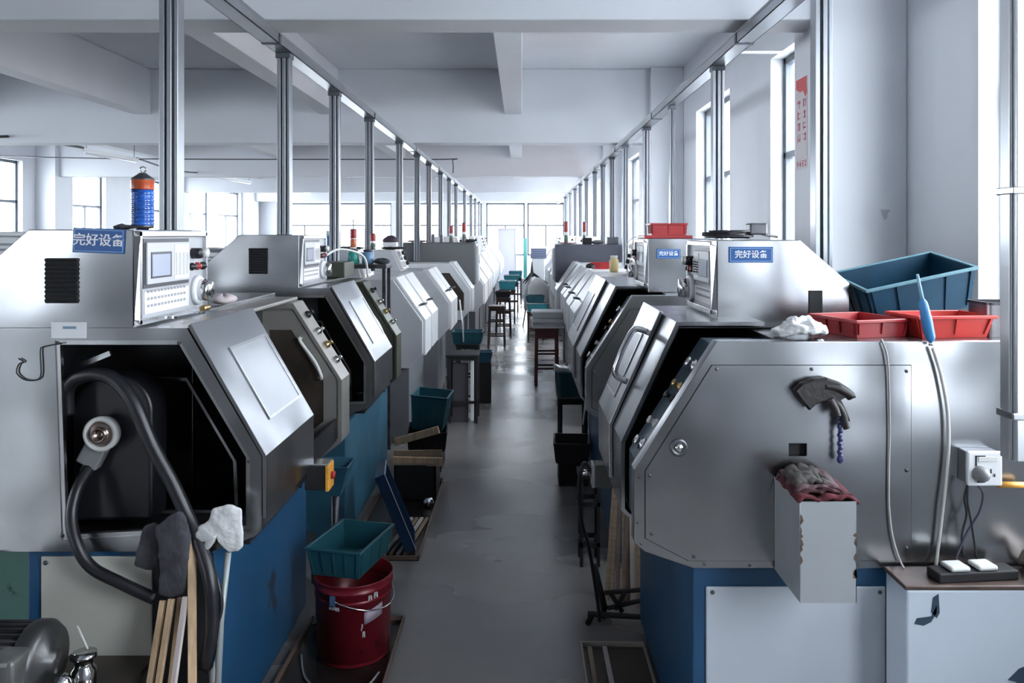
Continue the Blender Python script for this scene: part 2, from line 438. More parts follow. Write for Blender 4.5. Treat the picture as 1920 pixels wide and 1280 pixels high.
def control_panel(parent, s, u, y0, y1, z0, z1, style=0):
    """CNC operating panel facing the aisle at local x = s*u; built on its face plane"""
    o = -s   # outwards
    def fx(t): return s*u + o*t
    W = y1-y0; Hh = z1-z0
    fr = MB()
    e = .016
    fr.box(fx(0), fx(.02), y0, y1, z1-e, z1); fr.box(fx(0), fx(.02), y0, y1, z0, z0+e)
    fr.box(fx(0), fx(.02), y0, y0+e, z0, z1); fr.box(fx(0), fx(.02), y1-e, y1, z0, z1)
    root = fr.build('control_panel', STEEL_B, parent, bevel=.002)
    MB().box(fx(.001), fx(.008), y0+e, y1-e, z0+e, z1-e).build('panel_face', mat('panel_grey', (.42, .43, .46), .4), root)
    # monitor housing on the near two thirds: screen + soft keys + keypad sheet below
    ya, yb = y0+.07*W+e, y0+.70*W
    za = z0+.42*Hh
    d = MB(); d.box(fx(.008), fx(.011), ya-.012, yb+.012, za-.012, z1-e-.006)
    d.build('monitor_surround', mat('surround_dark', (.06, .06, .07), .4), root)
    MB().box(fx(.011), fx(.018), ya, yb, za, z1-e-.018).build('monitor_bezel', mat('bezel_grey', (.50, .51, .55), .4), root, bevel=.002)
    sc0, sc1 = ya+.05*W, ya+.30*W
    MB().box(fx(.018), fx(.0195), sc0-.004, sc1+.012, za+.02*Hh+.012, z1-e-.048).build('screen_border', mat('screen_edge', (.03, .03, .04), .3), root)
    MB().box(fx(.0195), fx(.0205), sc0+.002, sc1, za+.02*Hh+.018, z1-e-.055).build('screen', mat('screen_glass', (.42, .45, .55), .12), root)
    MB().box(fx(.018), fx(.0195), ya+.37*W, yb-.006, za+.008, z1-e-.026).build('key_sheet', mat('key_sheet_white', (.72, .72, .72), .45), root)
    kk = MB()
    for i in range(6):
        for j in range(4):
            yy = ya+.385*W+j*.055*W; zz = za+.02+i*(z1-za-.09)/6
            kk.box(fx(.0195), fx(.0215), yy, yy+.038*W, zz, zz+.013)
    kk.build('soft_keys', mat('soft_keys', (.60, .60, .62), .5), root)
    MB().box(fx(.008), fx(.011), ya-.004, yb+.012, z0+e+.012, za-.022).build('keypad', mat('keypad_white', (.74, .74, .76), .45), root)
    k2 = MB()
    for i in range(12):
        for j in range(3):
            yy = ya+.012+i*(yb-ya-.02)/12; zz = z0+e+.032+j*.022
            k2.box(fx(.011), fx(.0125), yy, yy+.014, zz, zz+.008)
    k2.build('keypad_keys', mat('keypad_keys', (.33, .33, .36), .5), root)
    # right (far) column of switches
    yc = y0+.86*W
    for k, (zz, r, cc) in enumerate(((z1-.075, .019, BLACK), (z1-.075, .017, CREAMW))):
        Mx = T(fx(.008), yc-.035+.06*k, zz) @ rot_to((o, 0, 0))
        MB().lathe([(r, 0), (r, .028), (r*.9, .034), (0, .034)], 18, Mx).build('rotary_knob', cc, root)
    for k in range(3):
        Mx = T(fx(.008), yc-.045+.045*k, z0+.57*Hh) @ rot_to((o, 0, 0))
        MB().lathe([(.014, 0), (.014, .008), (.009, .010), (.009, .018), (0, .018)], 14, Mx).build('push_button', (BLACK, REDP, BLACK)[k], root)
    Mx = T(fx(.008), yc, z0+.27*Hh) @ rot_to((o, 0, 0))
    hw = MB().lathe([(.052, 0), (.052, .012), (.046, .018), (.040, .018)], 26, Mx)
    hw.build('handwheel_ring', WHITE, root)
    MB().lathe([(.038, .010), (.038, .045), (.034, .052), (0, .052)], 24, Mx).build('handwheel', CHROME, root)
    return root

def screws(parent, pts, y, r=.006, name='screw'):
    for (x, z) in pts:
        MB().lathe([(r, 0), (r, .002), (r*.5, .004), (0, .004)], 10, T(x, y, z) @ RX(pi/2)).build(name, DMETAL, parent)

def vent(parent, s, u0, u1, z0, z1, y):
    b = MB().box(s*u0, s*u1, y-.003, y, z0, z1).build('vent_grille', BLACKM, parent)
    sl = MB(); n = 10; h = (z1-z0)/n
    for i in range(n):
        M_ = T((s*u0+s*u1)/2, y-.005, z0+h*(i+.5)) @ RX(R(35))
        w = abs(u1-u0)/2
        sl.box(-w, w, -.002, .003, -h*.32, h*.32, M_)
    sl.build('louvres', mat('louvre_dark', (.03, .032, .036), .35, .3), b)

def hoodline(du=.225, zt=1.37, lip=0.):
    return [(.15, .70), (lip+.02, .745), (lip, .765), (lip, .985), (du, zt)]

def lathe_steel(s, u0, y0, L, D, name, label, near='cutout', door_rel=(0., .55), tail=(1.29, 1.46), tailmat=None, cab=(0., .52), cabu=(.385, .70), cabz=1.666, base=(.145, .71), hood_near=0., hood_far=.56, steel=None, sgn=None, group=None, slope=.225, vent_on=True, base_mat=None, deck=1.368, cabcut=None, base_end=None):
    st = steel or STEEL
    root = thing(name, label, 'lathe', group, loc=(s*u0, y0, 0))
    tm = tailmat or WARM
    if near == 'cutout': hood_near = .0135
    # --- base
    be = base_end or L-.02
    bs = MB().box(s*base[0], s*base[1], .012, be, .06, .70)
    bs.box(s*(base[0]+.03), s*(base[1]-.03), .03, be-.03, 0, .06)
    if base_end:
        MB().box(s*.34, s*.62, be+.12, L-.08, 0, .70).build('tail_support', BLACKM, root, bevel=.006)
        MB().box(s*.20, s*.34, be+.02, L-.10, .22, .24).box(s*.20, s*.215, be+.02, be+.035, 0, .22).box(s*.20, s*.215, L-.115, L-.10, 0, .22).build('under_shelf', DMETAL, root)
    b = bs.build('base', base_mat or BLUE, root, bevel=.006)
    # --- rear body block (deck carrier)
    bk = MB().prism([(.42, .70), (D, .70), (D, deck), (.42, deck)], .013 if near == 'cutout' else .03, L, 'y', s)
    # in the open ended lathe, hollow the near end of the block
    if near == 'cutout':
        bk = MB().prism([(.42, .70), (D, .70), (D, 1.368), (.42, 1.368)], hood_far-.04, L, 'y', s)
        bk.box(s*.66, s*D, .013, hood_far-.04, .70, 1.368)
        bk.box(s*.42, s*.66, .013, hood_far-.04, 1.352, 1.368)
    bk.build('rear_body', st, root, bevel=.003)
    # --- sheet hood over the near block
    hd = MB().strip([(p[0]+.0, p[1]) for p in hoodline(slope)] + [(.46, 1.37)], -.012, hood_near, hood_far, s)
    hd.build('hood', st, root)
    # added cavity lining, near-black to stand for the shade inside
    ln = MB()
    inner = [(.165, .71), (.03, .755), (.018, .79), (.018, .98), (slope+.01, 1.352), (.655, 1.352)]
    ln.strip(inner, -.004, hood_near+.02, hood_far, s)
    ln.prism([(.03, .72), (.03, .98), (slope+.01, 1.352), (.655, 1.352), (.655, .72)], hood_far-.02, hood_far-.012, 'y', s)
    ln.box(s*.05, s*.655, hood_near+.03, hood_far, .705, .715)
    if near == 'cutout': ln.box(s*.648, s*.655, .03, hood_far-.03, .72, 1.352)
    ln.build('hood_shade_lining', INNER, root)
    if near == 'cutout':
        outer = [(.15, .70), (.02, .745), (0, .765), (0, .985), (slope, 1.37), (D, 1.37), (D, .70)]
        hole = [(.62, 1.333), (.245, 1.333), (.035, .978), (.035, .765), (.60, .735)]
        mp = lambda p, q, t: (s*p, t, q)
        MB().plate(outer, [hole], 0, .013, mp).build('end_cover', st, root)
        cx, cz = .33, 1.04
        ins = [(cx+(p-cx)*.955, cz+(q-cz)*.955) for p, q in hole]
        rim = MB().plate(hole, [ins], .004, .02, mp).build('cover_rim', STEEL_B, root)
        screws(rim, [(s*.25, 1.325), (s*.04, .97), (s*.614, 1.325), (s*.60, .745)], .003, .005)
        # inner bulkhead frame
        fo = [(.63, 1.173), (.337, 1.173), (.172, .893), (.165, .72), (.63, .72)]
        cx, cz = .40, .94
        fi = [(cx+(p-cx)*.95, cz+(q-cz)*.95) for p, q in fo]
        MB().plate(fo, [fi], .27, .285, mp).build('inner_frame', STEEL_B, root)
    # --- sliding door on the slope and lip, standing proud of the hood
    d0, d1 = door_rel
    dl = [(-.014, .80), (-.014, .988), (slope-.012, 1.384)]
    dr = MB().strip(dl, -.012, d0, d1, s)
    door = dr.build('sliding_door', st, root, bevel=.002)
    # recessed window in the door slope
    A = Vector((-.014, .988)); B = Vector((slope-.012, 1.384)); dv = B-A; nrm = Vector((-dv.y, dv.x)).normalized()
    if nrm.x > 0: nrm = -nrm
    def onslope(t, e): p = A+dv*t+nrm*e; return p.x, p.y
    def slab(t0, t1, ya, yb, e0, e1):
        q = [onslope(t0, e0), onslope(t1, e0), onslope(t1, e1), onslope(t0, e1)]
        return MB().prism(q, ya, yb, 'y', s)
    yw0, yw1 = d0+.30*(d1-d0), d0+.93*(d1-d0)
    wf = MB()
    for (t0, t1, a, b_) in ((.18, .20, yw0, yw1), (.74, .76, yw0, yw1)):
        q = [onslope(t0, 0), onslope(t1, 0), onslope(t1, .004), onslope(t0, .004)]; wf.prism(q, a, b_, 'y', s)
    for a, b_ in ((yw0-.006, yw0+.004), (yw1-.004, yw1+.006)):
        q = [onslope(.18, 0), onslope(.76, 0), onslope(.76, .004), onslope(.18, .004)]; wf.prism(q, a, b_, 'y', s)
    w_ = wf.build('door_window_frame', STEEL_B, door)
    slab(.20, .74, yw0+.004, yw1-.004, .0005, .0015).build('door_window', STEEL_D, w_)
    # --- bed and interior of the opening
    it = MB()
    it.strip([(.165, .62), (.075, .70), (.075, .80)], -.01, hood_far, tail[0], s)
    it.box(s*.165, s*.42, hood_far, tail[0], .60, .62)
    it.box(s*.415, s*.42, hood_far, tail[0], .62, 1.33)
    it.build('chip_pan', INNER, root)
    bd = MB().box(s*.20, s*.34, hood_far, tail[0], .66, .84)
    for k in (.215, .315): bd.box(s*(k-.012), s*(k+.012), hood_far, tail[0], .84, .87)
    bd.build('bed', DMETAL, root, bevel=.004)
    cr = MB().box(s*.17, s*.38, hood_far+.32, hood_far+.55, .87, .93).box(s*.20, s*.34, hood_far+.36, hood_far+.5, .93, 1.02)
    cr.build('tool_carriage', DMETAL, root, bevel=.008)
    # chuck
    MB().lathe([(.09, 0), (.09, .07), (.05, .07), (.05, .075), (0, .075)], 24, T(s*.27, hood_far-.01, 1.04) @ RX(-pi/2)).build('chuck', CHROME, root)
    MB().box(s*.30, s*.44, hood_far, tail[1], 1.336, 1.352).build('top_rail', tm, root, bevel=.004)
    # --- tail bulkhead facing the camera, framed, with a brown inset and D handle
    t0, t1 = tail
    tp = [(.17, .60), (.05, .695), (.05, .98), (.275, 1.335), (.43, 1.335), (.43, .60)]
    tl = MB().prism(tp, t0+.012, t1, 'y', s).build('tail_cover', tm, root, bevel=.004)
    mp = lambda p, q, t: (s*p, t, q)
    c = (.30, .97)
    sh = lambda k, pl: [(c[0]+(p-c[0])*k, c[1]+(q-c[1])*k) for p, q in pl]
    MB().plate(tp, [sh(.93, tp)], t0, t0+.012, mp).build('cover_flange', tm, tl)
    MB().plate(sh(.90, tp), [sh(.66, tp)], t0+.004, t0+.012, mp).build('inset_border', tm, tl)
    MB().prism(sh(.66, tp), t0+.008, t0+.012, 'y', s).build('inset', BROWN, tl)
    hd_ = smooth_path([(s*.24, t0+.01, 1.17), (s*.235, t0-.03, 1.165), (s*.165, t0-.035, 1.07), (s*.135, t0-.035, 1.0), (s*.16, t0+.01, .985)], 5)
    MB().tube(hd_, .008, 8).build('door_handle', CREAMW, tl)
    # switches on the sloping flank of the tail cover
    fl = [(.05, .98), (.275, 1.335)]
    for k, (tt, mm) in enumerate(((.82, BLACK), (.60, CHROME), (.42, BRASS), (.22, CHROME))):
        px_, pz_ = fl[0][0]+(fl[1][0]-fl[0][0])*tt, fl[0][1]+(fl[1][1]-fl[0][1])*tt
        Mx = T(s*px_, (t0+t1)/2+.01, pz_) @ rot_to((-s*.84, 0, .53))
        q = MB().lathe([(.018, 0), (.018, .012), (.010, .014), (.010, .03), (.014, .032), (0, .036)], 12, Mx)
        q.build('switch', mm, tl)
    # --- electrical cabinet with operating panel
    c0, c1 = cab
    cu0, cu1 = cabu
    dz = deck+.0005
    cp = [(cu0, dz), (cu0, cabz), (cu1, cabz), (cu1+.27, cabz-.235), (cu1+.27, dz)]
    if cabcut or cu1+.27 > D:
        k = cabcut or D; cp = [(cu0, dz), (cu0, cabz), (cu1, cabz), (k, cabz-.235*(k-cu1)/.27), (k, dz)]
    cb = MB().prism(cp, c0, c1, 'y', s).build('cabinet', st, root, bevel=.003)
    control_panel(cb, s, cu0, c0+.002, c1-.004, 1.378, cabz-.006)
    if vent_on: vent(cb, s, cu0+.165, cu0+.262, 1.445, 1.58, c0)
    if sgn: sign(cb, s, *sgn)
    TOPS.append((min(s*(u0+cu0), s*(u0+cu1+.2)), max(s*(u0+cu0), s*(u0+cu1+.2)), y0+c0, y0+c1, cabz))
    TOPS.append((min(s*(u0+.3), s*(u0+D)), max(s*(u0+.3), s*(u0+D)), y0, y0+L, deck+.001))
    return root

def lathe_painted(s, u0, y0, L, name, label, col, front=None, ztop=1.34, du=.23, D=1.05, cabbox=None, group=None, base_mat=None, doors=((0.02, .42), (.48, .9)), open_near=False, zlip=.98, detail=True):
    """painted slant-front lathe: closed body, proud door sections, small tilted operating head"""
    root = thing(name, label, 'lathe', group, loc=(s*u0, y0, 0))
    bs = MB().box(s*.13, s*(D-.2), .03, L-.03, .05, .62)
    bs.box(s*.16, s*(D-.23), .05, L-.06, 0, .05)
    bs.build('base', base_mat or DGREY, root, bevel=.006)
    prof = [(.13, .60), (.02, .72), (.02, zlip-.01), (du+.02, ztop-.012), (D, ztop-.012), (D, .60)]
    bd = MB().prism(prof, 0, L, 'y', s).build('body', col, root, bevel=.006)
    if open_near:
        hole = [(.20, ztop-.12), (.30, ztop-.12), (.40, ztop-.12), (.40, .70), (.085, .70), (.085, zlip-.05)]
        MB().prism([(.42, ztop-.09), (du+.03, ztop-.09), (.07, zlip-.03), (.07, .68), (.42, .68)], -.004, 0, 'y', s).build('inset_border', front or col, bd)
        MB().prism([(.42, ztop-.13), (du+.05, ztop-.13), (.10, zlip-.05), (.10, .72), (.42, .72)], -.006, -.003, 'y', s).build('inset', BROWN, bd)
    for i, (a, b_) in enumerate(doors):
        dl = [(0, .70), (0, zlip), (du, ztop+.004), (du+.06, ztop+.004)]
        d = MB().strip(dl, -.022, a*L, b_*L, s).build('door', front or col, root, bevel=.004)
        if detail:
            ym = (a+b_)/2*L; zz = zlip+.10; uu = du*.27
            MB().tube(smooth_path([(s*(uu+.02), ym-.06, zz), (s*(uu-.04), ym-.05, zz+.01), (s*(uu-.04), ym+.05, zz+.01), (s*(uu+.02), ym+.06, zz)], 4), .007, 6).build('door_handle', DMETAL, d)
    if cabbox:
        k0, k1, ya, yb, zt, lean = cabbox
        cp = [(k0, ztop-.012), (k0+lean, zt), (k1, zt), (k1, ztop-.012)]
        cb = MB().prism(cp, ya, yb, 'y', s).build('cabinet', col, root, bevel=.006)
        # panel on the leaning face: surround, screen, keypad, knobs
        A = Vector((k0, ztop-.012)); B = Vector((k0+lean, zt)); dv = B-A; n_ = Vector((-dv.y, dv.x)).normalized()
        if n_.x > 0: n_ = -n_
        def sl(t0, t1, a, b_, e0, e1):
            q = []
            for t, e in ((t0, e0), (t1, e0), (t1, e1), (t0, e1)):
                p = A+dv*t+n_*e; q.append((p.x, p.y))
            return MB().prism(q, a, b_, 'y', s)
        W = yb-ya
        pf = sl(.04, .97, ya+.01, yb-.01, 0, .03).build('control_panel', CREAMW, cb, bevel=.004)
        sl(.45, .88, ya+.06*W, ya+.5*W, .03, .034).build('screen', mat('screen_dark', (.08, .09, .12), .15), pf)
        sl(.12, .38, ya+.06*W, ya+.62*W, .03, .033).build('keypad', mat('keypad_grey', (.3, .3, .33), .5), pf)
        for t in (.75, .5, .25):
            p = A+dv*t+n_*.03
            MB().lathe([(.02, 0), (.018, .03), (0, .032)], 12, T(s*p.x, ya+.8*W, p.y) @ rot_to((s*n_.x, 0, n_.y))).build('knob', BLACK, pf)
        TOPS.append((min(s*(u0+k0), s*(u0+k1)), max(s*(u0+k0), s*(u0+k1)), y0+ya, y0+yb, zt))
    TOPS.append((min(s*(u0+.3), s*(u0+D)), max(s*(u0+.3), s*(u0+D)), y0, y0+L, ztop))
    return root

def tail_cap(root, D, slot=True):
    mp = lambda p, q, t: (p, t, q)
    outer = [(.17, .70), (.03, .748), (0, .775), (0, .982), (.235, 1.346), (D, 1.346), (D, .70)]
    hole = [(.44, 1.02), (.492, 1.02), (.492, 1.057), (.44, 1.057)]
    cap = MB().plate(outer, [hole], 0, .02, mp).build('end_cover', STEEL, root, bevel=.002)
    MB().strip([(.17, .70), (.03, .748), (0, .775), (0, .982), (.235, 1.346), (.44, 1.346)], -.01, .02, .05, 1).build('cover_flange', STEEL_B, cap)
    pan = [(.222, 1.278), (.788, 1.278), (.788, .723), (.155, .723), (.033, .787), (.033, .978)]
    off = [(.42+(p-.42)*1.006, 1.0+(q-1.0)*1.006) for p, q in pan]
    MB().plate(off, [hole], -.0012, 0, mp).build('panel_gap_dark', BLACKM, cap)  # black sheet put in for the dark gap around the panel
    ap = MB().plate(pan, [hole], -.0035, -.001, mp).build('access_panel', STEEL, cap)
    screws(ap, [(.235, 1.268), (.775, 1.262), (.775, .98), (.775, .76), (.044, .965), (.05, .80), (.505, 1.268), (.41, .965), (.17, .735)], -.0035, .005)
    screws(cap, [(.015, .96), (.012, .83), (.02, .77), (.33, .708), (.47, .706), (.63, .708), (.20, .712)], 0, .004)
    MB().box(.43, .50, .02, .1, 1.0, 1.08).build('slot_shade_block', BLACKM, cap)  # black block behind the hole, stands for the shade inside
    rec = [(.18, .715), (.035, .765), (.02, .79), (.02, .975), (.245, 1.325), (.45, 1.325), (.45, .715)]
    fk = MB().prism(rec, .03, .25, 'y', 1).build('switch_flank', NAVY, root, bevel=.003)
    A = Vector((.02, .975)); B = Vector((.245, 1.325))
    for t, mm, sz in ((.80, STEEL_B, .02), (.62, BRASS, .014), (.52, BLACK, .014), (.30, CREAMW, .014), (.12, CHROME, .020)):
        p = A+(B-A)*t
        Mx = T(p.x, .14-.02*t, p.y) @ rot_to((-.841, 0, .541))
        MB().lathe([(sz, 0), (sz, .008), (sz*.55, .010), (sz*.55, .022), (sz*.9, .024), (sz*.8, .030), (0, .030)], 14, Mx).build('switch', mm, fk)
    return cap, ap, fk

# ---- left row
L1 = lathe_steel(-1, .78, 2.40, 1.50, 1.12, 'lathe', 'stainless steel lathe nearest on the left, open end showing belt guard and spindle', sgn=(.487, 1.632, .155, .074, -.001, R(2)), base_end=1.04)
L2 = lathe_steel(-1, .78, 4.19, 1.35, 1.05, 'lathe', 'stainless steel lathe, second in the left row, black vent grille, no sign', tailmat=OLIVE, tail=(1.12, 1.33), cabz=1.65, base_mat=TEALP)
L3 = lathe_painted(-1, .757, 6.28, 1.0, 'lathe', 'grey painted slant-front lathe, third in the left row behind the black stool', GREYP, GREYP2, ztop=1.31, cabbox=(.50, .85, .02, .42, 1.53, .07), doors=((.03, .42), (.52, .97)))
L4 = lathe_painted(-1, .70, 7.95, .8, 'lathe', 'grey painted lathe with pale edge trim, fourth in the left row', GREYP, GREYP2, ztop=1.30, cabbox=(.50, .80, .02, .42, 1.50, .09), doors=((.03, .5), (.58, .97)))
L5 = lathe_painted(-1, .61, 9.85, .5, 'lathe', 'light grey lathe with black-rimmed opening before the wide dark cabinet, left row', GREYP2, GREYP2, ztop=1.31, D=1.25, open_near=True, doors=((.1,.95),), detail=False)
L5b = lathe_painted(-1, .50, 10.9, 1.05, 'lathe', 'white lathe just behind the wide dark cabinet in the left row', WHITE, WHITE, ztop=1.30, D=1.1, doors=((.03,.95),), detail=False)
L6 = lathe_painted(-1, .50, 12.1, 1.8, 'lathe', 'white lathe second behind the wide dark cabinet in the left row', GREYP2, WHITE, ztop=1.32, D=1.2, cabbox=(.45, .9, .2, .7, 1.62, .08), detail=False)
# ---- right row
R2 = lathe_steel(1, .32, 4.0, 1.55, 1.10, 'lathe', 'stainless lathe second in the right row, red crate on its cabinet and small blue sign', near='cap', door_rel=(.75, 1.35), cab=(.22, .62), cabu=(.347, .72), cabz=1.63, hood_near=.36, hood_far=1.36, tail=(1.40, 1.5), slope=.19, deck=1.345, cabcut=.80, sgn=(.455, 1.55, .125, .05, .219, 0), vent_on=False)
tail_cap(R2, 1.10)
R3 = lathe_painted(1, .445, 6.75, 1.35, 'lathe', 'off-white lathe with long door window and red tray on top, third in the right row', GREYP2, GREYP2, ztop=1.30, cabbox=(.55, .85, .3, .7, 1.50, .05), doors=((.03, .5), (.58, .97)))
R4 = lathe_painted(1, .455, 8.4, 1.0, 'lathe', 'small off-white lathe, fourth in the right row behind the red tray', GREYP2, WHITE, ztop=1.29, doors=((.03, .45), (.55, .97)))
R5 = lathe_painted(1, .42, 9.6, .6, 'lathe', 'light grey lathe in front of the wide dark blue-grey cabinet, right row', GREYP2, GREYP2, ztop=1.31, D=1.1, doors=((.1,.95),), detail=False)
far = [(-1, .50, 14.3), (-1, .52, 16.7), (-1, .50, 19.1), (-1, .52, 21.6), (1, .50, 12.3), (1, .50, 14.7), (1, .52, 17.2), (1, .50, 19.7), (1, .52, 22.1)]
wl = ['fifth from the far end wall', 'fourth from the far end wall', 'third from the far end wall', 'second from the far end wall', 'nearest the far end wall']
fl_ = {-1: wl[1:], 1: wl}
cnt = {-1: 0, 1: 0}
for s, u, y in far:
    lab = 'white slant-front lathe in the %s row, %s' % ('left' if s < 0 else 'right', fl_[s][cnt[s]]); cnt[s] += 1
    lathe_painted(s, u, y, 1.8, 'lathe', lab, WHITE, WHITE, ztop=1.32, D=1.1, cabbox=(.45, .85, .2, .7, 1.62, .08), group='white lathes at the far end of both rows', detail=False, doors=((.03, .95),))
# ---- wide dark cabinets above L5 and R5
def wide_cabinet(x0, x1, y, z0, z1, label, m, side):
    r = thing('electrical_cabinet', label, 'cabinet', loc=((x0+x1)/2, y, z0))
    w = (x1-x0)/2; h = z1-z0
    MB().box(-w, w, 0, .42, 0, h).build('housing', m, r, bevel=.03, seg=3)
    e = side*w
    fc = MB().box(e-.012 if side > 0 else e-.03, e+.03 if side > 0 else e+.012, .05, .38, .04, h-.05).build('control_face', GREYP2, r, bevel=.005)
    MB().box(e+side*.028, e+side*.034, .10, .30, h*.5, h*.85).build('screen', mat('cabinet_screen', (.1, .12, .16), .15), fc)
    MB().box(-w+.12, w-.12, .1, .36, -z0, .002).build('pedestal', DGREY, r)
    TOPS.append((x0, x1, y, y+.42, z1))
    return r
wide_cabinet(-1.58, -.59, 10.4, 1.0, 1.55, 'wide dark grey cabinet behind the fifth lathe of the left row', mat('cabinet_grey', (.13, .135, .14), .45), 1)
wide_cabinet(.43, 1.36, 10.35, 1.03, 1.525, 'wide dark blue-grey cabinet behind the fifth lathe of the right row', mat('cabinet_bluegrey', (.085, .088, .115), .45), -1)
# ------------------------------------------------------------------ nearest lathe on the right: closed octagonal tail end
def right_near():
    s = 1; u0, y0, L, D = .32, 2.28, 1.05, 1.16
    R1 = lathe_steel(1, u0, y0, L, D, 'lathe', 'stainless steel lathe nearest on the right, closed end panel with crates on top',
        near='cap', door_rel=(.52, .90), cab=(.45, .87), cabu=(.347, .63), cabz=1.632, hood_near=.29, hood_far=.88, tail=(.90, 1.0), slope=.177, deck=1.345, cabcut=.80,
        sgn=(.462, 1.582, .150, .054, .449, 0), vent_on=False, base=(.17, .77))
    cap, ap, fk = tail_cap(R1, D)
    lk = MB().lathe([(.025, 0), (.025, .004), (.019, .007), (.017, .004), (.012, .004)], 24, T(.127, -.0035, 1.045) @ RX(pi/2)).build('lock_ring', DMETAL, ap)
    MB().lathe([(.012, .004), (.011, .009), (0, .011)], 18, T(.127, -.0035, 1.045) @ RX(pi/2)).build('lock_barrel', CHROME, lk)
    # D handle on the sliding door
    def P(t, e, y): p = Vector((-.014, .988))+Vector((.177, .396))*t; n = Vector((-.913, .408)); q = p+n*e; return (q.x, y, q.y)
    MB().tube(smooth_path([P(.36, .0, .56), P(.38, .045, .56), P(.5, .055, .56), P(.66, .055, .56), P(.78, .045, .56), P(.80, .0, .56)], 5), .011, 10).build('door_handle', CHROME, R1)
    # white plate on the blue base
    bp = MB().box(.207, .72, .004, .012, .085, .645).build('access_plate', PANELC, R1, bevel=.004)
    screws(bp, [(.225, .63), (.703, .63), (.225, .36), (.703, .36), (.225, .10), (.703, .10)], .004, .006)
    # dark cabinet back slot visible on the cabinet end
    MB().box(.66, .705, .445, .4495, 1.347, 1.46).build('cable_slot', BLACKM, R1)
    return R1
R1 = right_near()

# ---- near left lathe: base plate, black sheet for the hollow, plates on the end cover
def left_near_details():
    x = lambda u: -(u-.78)      # world |x| -> local
    bp = MB().box(x(1.11), x(1.445), .004, .012, .10, .683).build('access_plate', PANELW, L1, bevel=.003)
    screws(bp, [(x(1.43), .665), (x(1.42), .40), (x(1.42), .49)], .004, .007)
    MB().box(x(.93), x(1.105), .002, .012, .0, .69).build('chip_hollow_shade', BLACKM, L1)  # black sheet painted in for the shade of a hollow
    MB().lathe([(.022, 0), (.022, .003), (0, .003)], 16, T(x(1.345), .004, .29) @ RX(pi/2)).build('oil_plug', BLACKM, bp)
    lb = MB().box(x(1.305), x(1.41), -.0015, 0, 1.340, 1.388).build('data_label', WHITE, L1)
    MB().box(x(1.335), x(1.375), -.003, -.0015, 1.368, 1.376).build('print', mat('label_print', (.2, .3, .4), .5), lb)
    # wire hook hanging from the cover corner
    hk = smooth_path([(x(1.375), -.006, 1.325), (x(1.43), -.006, 1.315), (x(1.44), -.006, 1.30), (x(1.44), -.006, 1.225), (x(1.48), -.006, 1.215), (x(1.51), -.006, 1.235), (x(1.505), -.006, 1.262), (x(1.49), -.006, 1.27), (x(1.505), -.006, 1.28)], 4)
    MB().tube(hk, .0022, 6).build('wire_hook', BLACK, L1)
    # spindle end
    sp = MB().lathe([(.054, 0), (.054, .02), (.050, .026), (.040, .026), (.040, .004)], 32, T(x(1.285), .06, 1.042) @ RX(pi/2)).build('spindle_ring', CREAMW, L1)
    MB().lathe([(.040, 0), (.040, .012), (.030, .020), (.024, .020), (.024, .034), (.018, .036), (.016, .012), (0, .012)], 28, T(x(1.285), .058, 1.042) @ RX(pi/2)).build('spindle_nose', mat('bronze_steel', (.30, .24, .21), .25, 1.), sp)
    Mx = T(x(1.285), .07, 1.042) @ RY(R(-28) if False else R(28))
    MB().box(-.034, .034, -.02, .02, -.115, -.045, Mx).build('sensor_box', mat('dull_grey_cast', (.2, .2, .21), .5), sp, bevel=.006)
    MB().lathe([(.014, -.14), (.014, -.112)], 12, Mx).build('cable_gland', CREAMW, sp)
    # belt guard: big dark rounded casting behind the spindle
    g = []
    for k in range(25):
        a = pi*k/24; g.append((1.275+.125*cos(a)*1., 1.10+.115*sin(a)))
    g += [(1.15, .76), (1.395, .76)]
    MB().prism([(x(p), q) for p, q in g], .09, .20, 'y', 1).build('belt_guard', BLACK, L1, bevel=.012, seg=3)
    # bracket strip inside the opening
    MB().box(-.05, .05, -.006, .006, -.008, .008, T(x(1.33), .10, 1.262) @ RY(R(-22))).build('angle_bracket', STEEL_B, L1)
left_near_details()
# ------------------------------------------------------------------ overhead aluminium duct and its drop posts
ordw = ['first', 'second', 'third', 'fourth', 'fifth', 'sixth', 'seventh', 'eighth', 'ninth', 'tenth', 'eleventh', 'twelfth', 'thirteenth', 'fourteenth', 'fifteenth', 'sixteenth', 'seventeenth']
ZR = 2.68
def rail(x, y0, y1, label):
    r = thing('cable_duct', label, 'cable duct', loc=(x, y0, ZR))
    L = y1-y0
    # C section open upwards with rolled lips
    m = MB().box(-.045, .045, 0, L, 0, .004).box(-.045, -.041, 0, L, 0, .055).box(.041, .045, 0, L, 0, .055).box(-.052, -.036, 0, L, .052, .058).box(.036, .052, 0, L, .052, .058)
    m.build('channel', ALU, r)
    MB().box(-.040, .040, .01, L-.01, .030, .036).build('duct_cover', ALU, r)
    k = 0; n = int(L/2.8)
    for i in range(n):
        y = .9+i*2.8
        MB().box(-.05, .05, y, y+.03, -.003, .061).build('coupling', ALUD, r)
    for by in beamsY:
        if y0+.2 < by+.13 < y1: MB().box(-.012, .012, by+.13-y0-.012, by+.13-y0+.012, .03, ZB-ZR-.0005).build('hanger', DMETAL, r)
    return r
rail(-1.35, .6, 26.3, 'long aluminium cable duct running overhead above the left row')
RR = rail(1.20, .6, 26.3, 'long aluminium cable duct running overhead above the right row')
